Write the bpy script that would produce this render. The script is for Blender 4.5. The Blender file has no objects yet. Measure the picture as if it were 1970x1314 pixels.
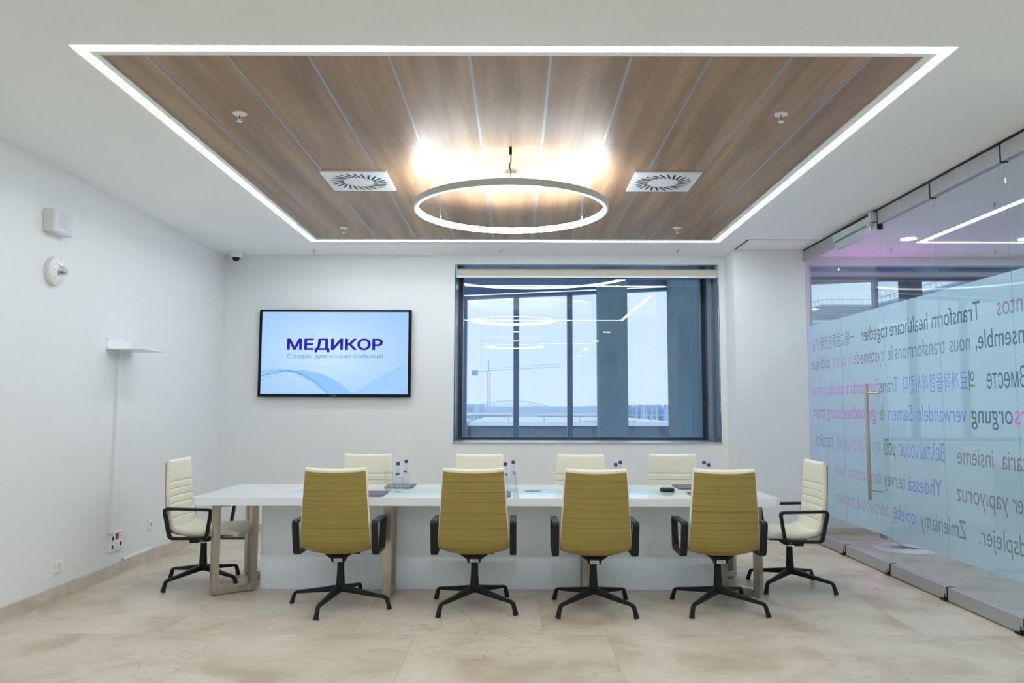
import bpy, bmesh, math, random
from mathutils import Vector, Matrix
from mathutils.geometry import delaunay_2d_cdt

sc = bpy.context.scene
C = sc.collection
PI = math.pi
rnd = random.Random(7)

# ------------------------------------------------------------------ camera, sky, exposure
ZC, YB, XL, XG, YP = 3.1726, 8.968, -3.378, 3.1955, 8.582   # ceiling, back wall, left wall, glass wall, pier face
cd = bpy.data.cameras.new('camera')
cam = bpy.data.objects.new('camera', cd)
C.objects.link(cam)
cd.sensor_fit = 'HORIZONTAL'; cd.sensor_width = 36.0
cd.lens = 1507.0 * 36.0 / 1970.0
cd.shift_x = -8.2 / 1970.0
cd.shift_y = -2.75 / 1970.0
cd.clip_end = 2000
tilt, roll = math.radians(4.922), math.radians(0.136)
cam.matrix_world = (Matrix.Translation((0, 0, 1.419)) @ Matrix.Rotation(PI / 2 + tilt, 4, 'X') @ Matrix.Rotation(roll, 4, 'Z'))
sc.camera = cam

w = bpy.data.worlds.new('overcast_sky'); sc.world = w; w.use_nodes = True
bg = w.node_tree.nodes['Background']
bg.inputs[0].default_value = (0.90, 0.96, 1.0, 1)
bg.inputs[1].default_value = 0.93
STRIP = 30.0     # emission of the ceiling light line
RING = 34.0
FILL_LAMP = 150.0   # unseen fill downlights added behind the camera      # emission of the added downlights
LOBBY = 98.0

vs = sc.view_settings
vs.view_transform = 'Standard'; vs.look = 'None'; vs.gamma = 1.0; vs.use_curve_mapping = False
vs.exposure = 0.37
sc.cycles.max_bounces = 12; sc.cycles.diffuse_bounces = 6; sc.cycles.transparent_max_bounces = 24
sc.cycles.transmission_bounces = 8; sc.cycles.glossy_bounces = 6

# ------------------------------------------------------------------ materials
def mat(name, col, rough=0.5, metal=0.0, spec=0.5, coat=0.0):
    m = bpy.data.materials.new(name); m.use_nodes = True
    b = m.node_tree.nodes['Principled BSDF']
    b.inputs['Base Color'].default_value = (*col, 1); b.inputs['Roughness'].default_value = rough
    b.inputs['Metallic'].default_value = metal; b.inputs['Specular IOR Level'].default_value = spec
    b.inputs['Coat Weight'].default_value = coat; b.inputs['Coat Roughness'].default_value = 0.08
    return m
def nt(m): return m.node_tree.nodes, m.node_tree.links
def emis(name, col, s):
    m = bpy.data.materials.new(name); m.use_nodes = True
    n, l = nt(m); n.clear()
    e = n.new('ShaderNodeEmission'); o = n.new('ShaderNodeOutputMaterial')
    e.inputs[0].default_value = (*col, 1); e.inputs[1].default_value = s
    l.new(e.outputs[0], o.inputs[0]); return m
def glass(name, tint, f0=0.04, pw=5.0, rough=0.0):
    """thin architectural glass: tinted see-through plus a Schlick mirror"""
    m = bpy.data.materials.new(name); m.use_nodes = True
    n, l = nt(m); n.clear()
    o = n.new('ShaderNodeOutputMaterial'); mx = n.new('ShaderNodeMixShader')
    t = n.new('ShaderNodeBsdfTransparent'); g = n.new('ShaderNodeBsdfGlossy')
    t.inputs[0].default_value = (*tint, 1); g.inputs['Roughness'].default_value = rough
    lw = n.new('ShaderNodeLayerWeight'); lw.inputs['Blend'].default_value = 0.5
    p = n.new('ShaderNodeMath'); p.operation = 'POWER'; p.inputs[1].default_value = pw
    a = n.new('ShaderNodeMath'); a.operation = 'MULTIPLY_ADD'; a.inputs[1].default_value = 1 - f0; a.inputs[2].default_value = f0
    l.new(lw.outputs['Facing'], p.inputs[0]); l.new(p.outputs[0], a.inputs[0])
    l.new(a.outputs[0], mx.inputs[0]); l.new(t.outputs[0], mx.inputs[1]); l.new(g.outputs[0], mx.inputs[2])
    l.new(mx.outputs[0], o.inputs[0]); return m
def noisy(m, scale, amt, vec=(1, 1, 1), detail=4, bump=0.0):
    n, l = nt(m); b = n['Principled BSDF']; col = b.inputs['Base Color'].default_value[:]
    tc = n.new('ShaderNodeTexCoord'); mp = n.new('ShaderNodeMapping'); mp.inputs['Scale'].default_value = vec
    no = n.new('ShaderNodeTexNoise'); no.inputs['Scale'].default_value = scale; no.inputs['Detail'].default_value = detail
    rp = n.new('ShaderNodeValToRGB'); rp.color_ramp.elements[0].position = 0.3; rp.color_ramp.elements[1].position = 0.7
    rp.color_ramp.elements[0].color = tuple(c * (1 - amt) for c in col[:3]) + (1,)
    rp.color_ramp.elements[1].color = tuple(min(1, c * (1 + amt)) for c in col[:3]) + (1,)
    l.new(tc.outputs['Object'], mp.inputs[0]); l.new(mp.outputs[0], no.inputs['Vector'])
    l.new(no.outputs[0], rp.inputs[0]); l.new(rp.outputs[0], b.inputs['Base Color'])
    if bump:
        bp = n.new('ShaderNodeBump'); bp.inputs['Strength'].default_value = bump; bp.inputs['Distance'].default_value = 0.002
        l.new(no.outputs[0], bp.inputs['Height']); l.new(bp.outputs[0], b.inputs['Normal'])
    return m

M = {}
M['wall'] = noisy(mat('white_wall_paint', (0.76, 0.775, 0.78), 0.55, spec=0.35), 60, 0.012, bump=0.05)
M['ceiling'] = noisy(mat('white_ceiling_paint', (0.92, 0.935, 0.92), 0.6, spec=0.3), 40, 0.01)
M['white'] = mat('white_plastic', (0.82, 0.83, 0.83), 0.35)
M['white_metal'] = mat('white_powder_coat', (0.78, 0.81, 0.82), 0.35)
M['offwhite'] = mat('offwhite_plastic', (0.72, 0.73, 0.70), 0.4)
M['grille'] = noisy(mat('speaker_grille', (0.60, 0.62, 0.66), 0.45), 900, 0.15)
M['lacquer'] = mat('white_lacquer', (0.84, 0.87, 0.91), 0.12, spec=0.5, coat=0.5)
M['panel'] = mat('white_satin_lacquer', (0.82, 0.89, 0.97), 0.15, spec=0.5)
M['steel'] = noisy(mat('brushed_steel', (0.50, 0.46, 0.40), 0.32, 1.0), 30, 0.12, (1, 1, 0.05))
M['handle'] = mat('satin_steel_handle', (0.55, 0.50, 0.45), 0.28, 1.0)
M['alu'] = mat('satin_aluminium', (0.60, 0.61, 0.62), 0.38, 0.75)
M['rail'] = mat('anodised_rail', (0.44, 0.44, 0.46), 0.42, 0.55)
M['closer'] = mat('pale_green_grey_metal', (0.50, 0.58, 0.56), 0.35, 0.3)
M['black'] = mat('black_plastic', (0.010, 0.011, 0.013), 0.42, spec=0.3)
M['blackmetal'] = mat('black_powder_coat', (0.011, 0.012, 0.013), 0.45, spec=0.28)
M['darkgap'] = mat('dark_gap', (0.03, 0.03, 0.03), 0.8)
M['leather'] = noisy(mat('cream_leather', (0.80, 0.77, 0.63), 0.45, spec=0.4), 220, 0.03, bump=0.12)
M['purple'] = mat('purple_cover', (0.07, 0.035, 0.10), 0.3)
M['cap'] = mat('purple_cap', (0.05, 0.03, 0.22), 0.4)
M['capring'] = mat('crimson_cap_ring', (0.45, 0.02, 0.12), 0.4)
M['labelblue'] = mat('blue_bottle_label', (0.03, 0.04, 0.22), 0.4)
M['labelpale'] = mat('pale_bottle_label', (0.45, 0.52, 0.72), 0.4)
M['tumbler'] = glass('clear_glass', (0.985, 0.992, 0.99), 0.035, 3.0)
M['bottle'] = glass('bottle_glass', (0.96, 0.98, 0.98), 0.05, 2.8)
M['water'] = glass('water', (0.97, 0.985, 0.99), 0.02, 4)
M['inlay'] = mat('pale_cyan_glass_inlay', (0.42, 0.70, 0.76), 0.08)
M['red'] = mat('red_insert', (0.35, 0.008, 0.012), 0.4)
M['grey'] = mat('mid_grey', (0.25, 0.26, 0.28), 0.5)
M['paleblue'] = mat('pale_blue_grey', (.55, .62, .66), .5)
M['rubber'] = mat('rubber', (0.03, 0.03, 0.03), 0.8)
M['tv'] = mat('tv_bezel', (0.006, 0.007, 0.012), 0.5, spec=0.15)
M['partition'] = glass('partition_glass', (0.945, 0.97, 0.98), 0.04, 5)
M['window'] = glass('tinted_window_glass', (0.89, 0.945, 0.995), 0.055, 5)
M['facade_glass'] = glass('facade_glass', (0.93, 0.97, 1.0), 0.05, 5)
M['winframe'] = mat('dark_window_frame', (0.035, 0.05, 0.075), 0.3, 0.3)
M['reveal'] = mat('blue_grey_reveal', (0.08, 0.15, 0.24), 0.22, 0.3)
M['post'] = mat('grey_window_post', (0.20, 0.20, 0.21), 0.4, 0.4)
M['facade'] = mat('blue_grey_facade_frame', (0.06, 0.11, 0.22), 0.35, 0.3)
M['column'] = noisy(mat('grey_concrete_column', (0.105, 0.185, 0.25), 0.75), 8, 0.06, (1, 1, 0.15))
M['blind'] = mat('cream_blind_fabric', (0.62, 0.57, 0.48), 0.8)
M['snow'] = mat('snow', (0.85, 0.87, 0.9), 0.8)
M['bldg'] = mat('blue_grey_glazed_wall', (0.075, 0.14, 0.21), 0.35)
M['bldgwin'] = mat('pale_window_band', (0.42, 0.58, 0.62), 0.3)  # plain pale colour, no emission
M['haze1'] = mat('hazed_far_facade', (0.60, 0.71, 0.84), 0.8)  # distance haze mixed into the far facade colour
M['haze2'] = mat('hazed_far_windows', (0.40, 0.52, 0.70), 0.8)  # far windows paled by the same painted haze
M['forest'] = mat('hazed_forest', (0.46, 0.60, 0.80), 0.9)  # tree colour blued and paled to stand in for haze
M['crane'] = mat('hazed_crane_steel', (0.62, 0.71, 0.84), 0.7)  # steel paled towards haze blue
M['louvre'] = mat('grey_louvre_cladding', (0.33, 0.38, 0.45), 0.45, 0.2)
M['strip'] = emis('led_line', (0.86, 0.945, 1.0), STRIP)
M['ring'] = emis('ring_led', (0.97, 0.98, 1.0), RING)
M['lobbylamp'] = emis('corridor_led', (0.72, 0.90, 1.0), LOBBY)
M['fill_lamp'] = emis('added_downlight_led', (0.84, 0.94, 1.0), FILL_LAMP)
M['arcled'] = emis('arc_led', (1.0, 0.95, 0.75), 4.0)
M['magenta'] = emis('added_magenta_led', (0.95, 0.20, 0.92), 13.0)
M['ringbody'] = mat('ring_housing', (0.50, 0.51, 0.49), 0.45)

def frosted():
    m = bpy.data.materials.new('frosted_film'); m.use_nodes = True
    n, l = nt(m); n.clear()
    o = n.new('ShaderNodeOutputMaterial'); mx = n.new('ShaderNodeMixShader'); mx.inputs[0].default_value = 0.5
    d = n.new('ShaderNodeBsdfDiffuse'); t = n.new('ShaderNodeBsdfTranslucent')
    d.inputs[0].default_value = (0.74, 0.87, 0.95, 1); t.inputs[0].default_value = (0.76, 0.90, 0.96, 1)
    l.new(d.outputs[0], mx.inputs[1]); l.new(t.outputs[0], mx.inputs[2])
    tr = n.new('ShaderNodeBsdfTransparent'); tr.inputs[0].default_value = (0.85, 0.95, 1, 1)
    mx2 = n.new('ShaderNodeMixShader'); mx2.inputs[0].default_value = 0.04
    l.new(mx.outputs[0], mx2.inputs[1]); l.new(tr.outputs[0], mx2.inputs[2]); l.new(mx2.outputs[0], o.inputs[0])
    return m
M['film'] = frosted()
CUTOUT = {'d': mat('dark_slate_cutout', (0.045, 0.11, 0.17), 0.5), 'g': mat('grey_green_cutout', (0.22, 0.31, 0.35), 0.5),  # letters stand for film cut-outs; corridor glow behind painted into their colours
         'b': mat('periwinkle_glow_cutout', (0.22, 0.34, 0.85), 0.5), 'p': mat('pink_glow_cutout', (0.85, 0.22, 0.80), 0.5),
         'v': mat('mauve_cutout', (0.30, 0.28, 0.40), 0.5), 'q': mat('pale_pink_glow_cutout', (0.62, 0.42, 0.75), 0.5)}

def floor_mat():
    m = mat('beige_stone_tile', (0.6, 0.5, 0.4), 0.34, spec=0.45)
    n, l = nt(m); b = n['Principled BSDF']
    tc = n.new('ShaderNodeTexCoord')
    mp = n.new('ShaderNodeMapping'); mp.inputs['Location'].default_value = (-0.171 + 0.8 + 12.0, -5.052 + 12.0, 0)
    br = n.new('ShaderNodeTexBrick'); br.offset = 0.3333; br.offset_frequency = 2; br.squash = 1.0
    br.inputs['Scale'].default_value = 1.0; br.inputs['Brick Width'].default_value = 1.2; br.inputs['Row Height'].default_value = 1.2
    br.inputs['Mortar Size'].default_value = 0.0011; br.inputs['Mortar Smooth'].default_value = 0.2; br.inputs['Bias'].default_value = 0.0
    br.inputs['Color1'].default_value = (0, 0, 0, 1); br.inputs['Color2'].default_value = (1, 1, 1, 1); br.inputs['Mortar'].default_value = (0.5, 0.5, 0.5, 1)
    l.new(tc.outputs['Object'], mp.inputs[0]); l.new(mp.outputs[0], br.inputs['Vector'])
    # per-tile shift of the stone pattern
    sh = n.new('ShaderNodeVectorMath'); sh.operation = 'MULTIPLY_ADD'; sh.inputs[1].default_value = (7, 3, 5)
    l.new(br.outputs['Color'], sh.inputs[0]); l.new(tc.outputs['Object'], sh.inputs[2])
    n1 = n.new('ShaderNodeTexNoise'); n1.inputs['Scale'].default_value = 2.2; n1.inputs['Detail'].default_value = 7; n1.inputs['Distortion'].default_value = 0.8
    r1 = n.new('ShaderNodeValToRGB'); e = r1.color_ramp.elements
    e[0].position = 0.33; e[0].color = (0.475, 0.39, 0.29, 1); e[1].position = 0.66; e[1].color = (0.66, 0.595, 0.50, 1)
    mid = e.new(0.48); mid.color = (0.60, 0.525, 0.43, 1)
    l.new(sh.outputs[0], n1.inputs['Vector']); l.new(n1.outputs[0], r1.inputs[0])
    # fine horizontal speckle
    mp2 = n.new('ShaderNodeMapping'); mp2.inputs['Scale'].default_value = (3, 14, 1)
    n2 = n.new('ShaderNodeTexNoise'); n2.inputs['Scale'].default_value = 4; n2.inputs['Detail'].default_value = 6
    r2 = n.new('ShaderNodeValToRGB'); r2.color_ramp.elements[0].position = 0.35; r2.color_ramp.elements[0].color = (0.90, 0.88, 0.85, 1)
    r2.color_ramp.elements[1].position = 0.6; r2.color_ramp.elements[1].color = (1, 1, 1, 1)
    l.new(sh.outputs[0], mp2.inputs[0]); l.new(mp2.outputs[0], n2.inputs['Vector']); l.new(n2.outputs[0], r2.inputs[0])
    mul = n.new('ShaderNodeMixRGB'); mul.blend_type = 'MULTIPLY'; mul.inputs[0].default_value = 1.0
    l.new(r1.outputs[0], mul.inputs[1]); l.new(r2.outputs[0], mul.inputs[2])
    # veins: thin contour lines of a warped noise
    n3 = n.new('ShaderNodeTexNoise'); n3.inputs['Scale'].default_value = 0.9; n3.inputs['Detail'].default_value = 3; n3.inputs['Distortion'].default_value = 1.4
    ad = n.new('ShaderNodeVectorMath'); ad.operation = 'MULTIPLY_ADD'; ad.inputs[1].default_value = (3, 9, 4)
    l.new(br.outputs['Color'], ad.inputs[0]); l.new(tc.outputs['Object'], ad.inputs[2]); l.new(ad.outputs[0], n3.inputs['Vector'])
    ml = n.new('ShaderNodeMath'); ml.operation = 'MULTIPLY'; ml.inputs[1].default_value = 9.0
    fr = n.new('ShaderNodeMath'); fr.operation = 'PINGPONG'; fr.inputs[1].default_value = 0.5
    r3 = n.new('ShaderNodeValToRGB'); r3.color_ramp.elements[0].position = 0.0; r3.color_ramp.elements[0].color = (0.76, 0.68, 0.60, 1)
    r3.color_ramp.elements[1].position = 0.05; r3.color_ramp.elements[1].color = (1, 1, 1, 1)
    l.new(n3.outputs[0], ml.inputs[0]); l.new(ml.outputs[0], fr.inputs[0]); l.new(fr.outputs[0], r3.inputs[0])
    # only some regions carry veins
    n4 = n.new('ShaderNodeTexNoise'); n4.inputs['Scale'].default_value = 0.8
    r4 = n.new('ShaderNodeValToRGB'); r4.color_ramp.elements[0].position = 0.50; r4.color_ramp.elements[1].position = 0.62
    l.new(ad.outputs[0], n4.inputs['Vector']); l.new(n4.outputs[0], r4.inputs[0])
    mv = n.new('ShaderNodeMixRGB'); mv.blend_type = 'MULTIPLY'
    l.new(r4.outputs[0], mv.inputs[0]); l.new(mul.outputs[0], mv.inputs[1]); l.new(r3.outputs[0], mv.inputs[2])
    mo = n.new('ShaderNodeMixRGB'); mo.inputs[2].default_value = (0.20, 0.165, 0.13, 1)
    l.new(br.outputs['Fac'], mo.inputs[0]); l.new(mv.outputs[0], mo.inputs[1]); l.new(mo.outputs[0], b.inputs['Base Color'])
    return m
M['floor'] = floor_mat()
M['skirting'] = noisy(mat('beige_stone_skirting', (0.56, 0.50, 0.42), 0.4), 7, 0.16, (1, 1, 2.5), 6)

def wood_ceiling():
    m = mat('brown_wood_laminate', (0.2, 0.14, 0.1), 0.42, spec=0.6)
    n, l = nt(m); b = n['Principled BSDF']
    tc = n.new('ShaderNodeTexCoord'); geo = n.new('ShaderNodeObjectInfo')
    sep = n.new('ShaderNodeSeparateXYZ'); l.new(tc.outputs['Object'], sep.inputs[0])
    fl = n.new('ShaderNodeMath'); fl.operation = 'MULTIPLY_ADD'; fl.inputs[1].default_value = 1 / 0.405; fl.inputs[2].default_value = 20.6
    f2 = n.new('ShaderNodeMath'); f2.operation = 'FLOOR'; l.new(sep.outputs['X'], fl.inputs[0]); l.new(fl.outputs[0], f2.inputs[0])
    wn = n.new('ShaderNodeTexWhiteNoise'); wn.noise_dimensions = '1D'; l.new(f2.outputs[0], wn.inputs['W'])
    sh = n.new('ShaderNodeVectorMath'); sh.operation = 'MULTIPLY_ADD'; sh.inputs[1].default_value = (9, 30, 9)
    l.new(wn.outputs['Color'], sh.inputs[0]); l.new(tc.outputs['Object'], sh.inputs[2])
    mp = n.new('ShaderNodeMapping'); mp.inputs['Scale'].default_value = (9, 0.55, 1)
    n1 = n.new('ShaderNodeTexNoise'); n1.inputs['Scale'].default_value = 1.0; n1.inputs['Detail'].default_value = 5; n1.inputs['Distortion'].default_value = 0.35
    l.new(sh.outputs[0], mp.inputs[0]); l.new(mp.outputs[0], n1.inputs['Vector'])
    r = n.new('ShaderNodeValToRGB'); e = r.color_ramp.elements
    e[0].position = 0.30; e[0].color = (0.235, 0.140, 0.076, 1); e[1].position = 0.70; e[1].color = (0.435, 0.288, 0.165, 1)
    l.new(n1.outputs[0], r.inputs[0])
    mp2 = n.new('ShaderNodeMapping'); mp2.inputs['Scale'].default_value = (90, 2.2, 1)
    n2 = n.new('ShaderNodeTexNoise'); n2.inputs['Detail'].default_value = 4
    r2 = n.new('ShaderNodeValToRGB'); r2.color_ramp.elements[0].position = 0.3; r2.color_ramp.elements[0].color = (0.84, 0.82, 0.80, 1)
    r2.color_ramp.elements[1].position = 0.65; r2.color_ramp.elements[1].color = (1.06, 1.06, 1.05, 1)
    l.new(sh.outputs[0], mp2.inputs[0]); l.new(mp2.outputs[0], n2.inputs['Vector']); l.new(n2.outputs[0], r2.inputs[0])
    mu = n.new('ShaderNodeMixRGB'); mu.blend_type = 'MULTIPLY'; mu.inputs[0].default_value = 1
    l.new(r.outputs[0], mu.inputs[1]); l.new(r2.outputs[0], mu.inputs[2]); l.new(mu.outputs[0], b.inputs['Base Color'])
    return m
M['woodceil'] = wood_ceiling()

def veneer():
    m = mat('oak_veneer_horizontal_grain', (0.3, 0.2, 0.06), 0.42, spec=0.35)
    n, l = nt(m); b = n['Principled BSDF']
    tc = n.new('ShaderNodeTexCoord'); oi = n.new('ShaderNodeObjectInfo')
    sh = n.new('ShaderNodeVectorMath'); sh.operation = 'MULTIPLY_ADD'; sh.inputs[1].default_value = (0, 0, 5)
    cb = n.new('ShaderNodeCombineXYZ'); l.new(oi.outputs['Random'], cb.inputs['Z'])
    l.new(cb.outputs[0], sh.inputs[0]); l.new(tc.outputs['Object'], sh.inputs[2])
    mp = n.new('ShaderNodeMapping'); mp.inputs['Scale'].default_value = (0.45, 0.45, 64)
    n1 = n.new('ShaderNodeTexNoise'); n1.inputs['Scale'].default_value = 1.0; n1.inputs['Detail'].default_value = 6; n1.inputs['Roughness'].default_value = 0.65; n1.inputs['Distortion'].default_value = 0.3
    l.new(sh.outputs[0], mp.inputs[0]); l.new(mp.outputs[0], n1.inputs['Vector'])
    r = n.new('ShaderNodeValToRGB'); e = r.color_ramp.elements
    e[0].position = 0.32; e[0].color = (0.20, 0.142, 0.034, 1); e[1].position = 0.60; e[1].color = (0.36, 0.268, 0.072, 1)
    mid = e.new(0.45); mid.color = (0.315, 0.23, 0.060, 1)
    l.new(n1.outputs[0], r.inputs[0]); l.new(r.outputs[0], b.inputs['Base Color'])
    return m
M['veneer'] = veneer()

def screen_mat():
    m = bpy.data.materials.new('lit_screen'); m.use_nodes = True
    n, l = nt(m); n.clear()
    o = n.new('ShaderNodeOutputMaterial'); e = n.new('ShaderNodeEmission')
    tc = n.new('ShaderNodeTexCoord'); mp = n.new('ShaderNodeMapping'); mp.inputs['Location'].default_value = (0.05, 0, 0.02); mp.inputs['Scale'].default_value = (0.95, 0, 1.5)
    ln = n.new('ShaderNodeVectorMath'); ln.operation = 'LENGTH'
    r = n.new('ShaderNodeValToRGB'); r.color_ramp.elements[0].position = 0.1; r.color_ramp.elements[0].color = (0.58, 0.80, 1.0, 1)
    r.color_ramp.elements[1].position = 1.0; r.color_ramp.elements[1].color = (0.36, 0.60, 1.0, 1)
    l.new(tc.outputs['Object'], mp.inputs[0]); l.new(mp.outputs[0], ln.inputs[0]); l.new(ln.outputs['Value'], r.inputs[0])
    l.new(r.outputs[0], e.inputs[0]); e.inputs[1].default_value = 0.80; l.new(e.outputs[0], o.inputs[0])
    return m
M['screen'] = screen_mat()
M['navy_glow'] = emis('navy_letters', (0.022, 0.016, 0.31), 1.0)
M['slate_glow'] = emis('slate_letters', (0.15, 0.24, 0.55), 1.0)
M['band1'] = emis('wave_pale', (0.29, 0.58, 0.96), 0.80)
M['band2'] = emis('wave_mid', (0.22, 0.45, 0.88), 0.80)
M['band3'] = emis('wave_line', (0.06, 0.12, 0.72), 0.95)

# ------------------------------------------------------------------ mesh helpers
def BM(): return bmesh.new()
def box(bm, x0, x1, y0, y1, z0, z1, bev=0.0, seg=2):
    vs_ = [bm.verts.new((x, y, z)) for x in (x0, x1) for y in (y0, y1) for z in (z0, z1)]
    fs = [(0, 1, 3, 2), (4, 6, 7, 5), (0, 4, 5, 1), (2, 3, 7, 6), (0, 2, 6, 4), (1, 5, 7, 3)]
    faces = [bm.faces.new([vs_[i] for i in f]) for f in fs]
    if bev > 0:
        es = list({e for f in faces for e in f.edges})
        bmesh.ops.bevel(bm, geom=es, offset=bev, segments=seg, affect='EDGES', profile=0.5)
    return vs_
def prism(bm, pts, z0, z1, axis='z', bev=0.0):
    """polygon extruded along an axis. pts are (a,b); axis z:(x,y) y:(x,z) x:(y,z)"""
    def P(a, b, c): return {'z': (a, b, c), 'y': (a, c, b), 'x': (c, a, b)}[axis]
    A = [bm.verts.new(P(a, b, z0)) for a, b in pts]; B = [bm.verts.new(P(a, b, z1)) for a, b in pts]
    fs = [bm.faces.new(A), bm.faces.new(B)]
    n = len(pts)
    for i in range(n): fs.append(bm.faces.new((A[i], A[(i + 1) % n], B[(i + 1) % n], B[i])))
    if bev:
        es = list({e for f in fs[:2] for e in f.edges})
        bmesh.ops.bevel(bm, geom=es, offset=bev, segments=2, affect='EDGES')
def loft(bm, rings, cap=True, close=True):
    R = [[bm.verts.new(p) for p in r] for r in rings]
    n = len(rings[0])
    for a, b in zip(R[:-1], R[1:]):
        for i in range(n if close else n - 1):
            bm.faces.new((a[i], a[(i + 1) % n], b[(i + 1) % n], b[i]))
    if cap and close:
        bm.faces.new(R[0][::-1]); bm.faces.new(R[-1])
def lathe(bm, prof, cx=0, cy=0, cz=0, n=24, axis='z', cap=True):
    rings = []
    for r, h in prof:
        ring = []
        for k in range(n):
            a = 2 * PI * k / n; u, v = r * math.cos(a), r * math.sin(a)
            ring.append({'z': (cx + u, cy + v, cz + h), 'y': (cx + u, cy + h, cz + v), 'x': (cx + h, cy + u, cz + v)}[axis])
        rings.append(ring)
    loft(bm, rings, cap)
def tube(bm, pts, rx, ry=None, n=10, closed=False, side=None, rect=False):
    """sweep an ellipse/rounded bar along a path. side = fixed vector for the rx direction"""
    ry = ry or rx
    P = [Vector(p) for p in pts]; N = len(P)
    rings = []
    for i in range(N):
        if closed: t = P[(i + 1) % N] - P[i - 1]
        else: t = P[min(i + 1, N - 1)] - P[max(i - 1, 0)]
        t.normalize()
        s = Vector(side) if side else (Vector((0, 0, 1)) if abs(t.z) < 0.95 else Vector((1, 0, 0)))
        s = (s - t * s.dot(t)).normalized() if not side else s.normalized()
        u = t.cross(s).normalized()
        kx = rx[i] if isinstance(rx, (list, tuple)) else rx
        ky = ry[i] if isinstance(ry, (list, tuple)) else ry
        ring = []
        for k in range(n):
            a = 2 * PI * (k + 0.5) / n; c_, s_ = math.cos(a), math.sin(a)
            if rect:
                p = 0.35; c_ = math.copysign(abs(c_) ** p, c_); s_ = math.copysign(abs(s_) ** p, s_)
            ring.append(P[i] + s * kx * c_ + u * ky * s_)
        rings.append(ring)
    if closed: rings.append(rings[0])
    R = [[bm.verts.new(p) for p in r] for r in (rings[:-1] if closed else rings)]
    if closed: R.append(R[0])
    for a, b in zip(R[:-1], R[1:]):
        for i in range(n): bm.faces.new((a[i], a[(i + 1) % n], b[(i + 1) % n], b[i]))
    if not closed: bm.faces.new(R[0][::-1]); bm.faces.new(R[-1])
def obj(name, bm, m, parent=None, smooth=None, loc=None, mats=None):
    bmesh.ops.recalc_face_normals(bm, faces=bm.faces)
    me = bpy.data.meshes.new(name); bm.to_mesh(me); bm.free()
    for k in ([m] if mats is None else mats): me.materials.append(k)
    if smooth:
        me.polygons.foreach_set('use_smooth', [True] * len(me.polygons))
        me.set_sharp_from_angle(angle=math.radians(smooth))
    o = bpy.data.objects.new(name, me); C.objects.link(o)
    if parent: o.parent = parent
    if loc: o.location = loc
    return o
def tag(o, label, cat, group=None):
    o['label'] = label; o['category'] = cat
    if group: o['group'] = group
    return o
def thing(name, label, cat, loc=(0, 0, 0), rz=0.0, group=None):
    o = bpy.data.objects.new(name, None); C.objects.link(o); o.empty_display_size = 0.1
    o.location = loc; o.rotation_euler = (0, 0, rz); return tag(o, label, cat, group)
def struct(name, bm, m, parent=None, smooth=None):
    o = obj(name, bm, m, parent, smooth)
    if parent is None: o['kind'] = 'structure'
    return o
def sroot(name, loc=(0, 0, 0)):
    o = bpy.data.objects.new(name, None); C.objects.link(o); o.location = loc; o['kind'] = 'structure'; o.empty_display_size = 0.1
    return o
def dup(root, loc, rz, label=None, group=None):
    r = root.copy(); C.objects.link(r); r.location = loc; r.rotation_euler = (0, 0, rz)
    if label: r['label'] = label
    if group: r['group'] = group
    for ch in list(root.children):
        c = ch.copy(); C.objects.link(c); c.parent = r
        for g in list(ch.children):
            d = g.copy(); C.objects.link(d); d.parent = c
    return r
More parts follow.
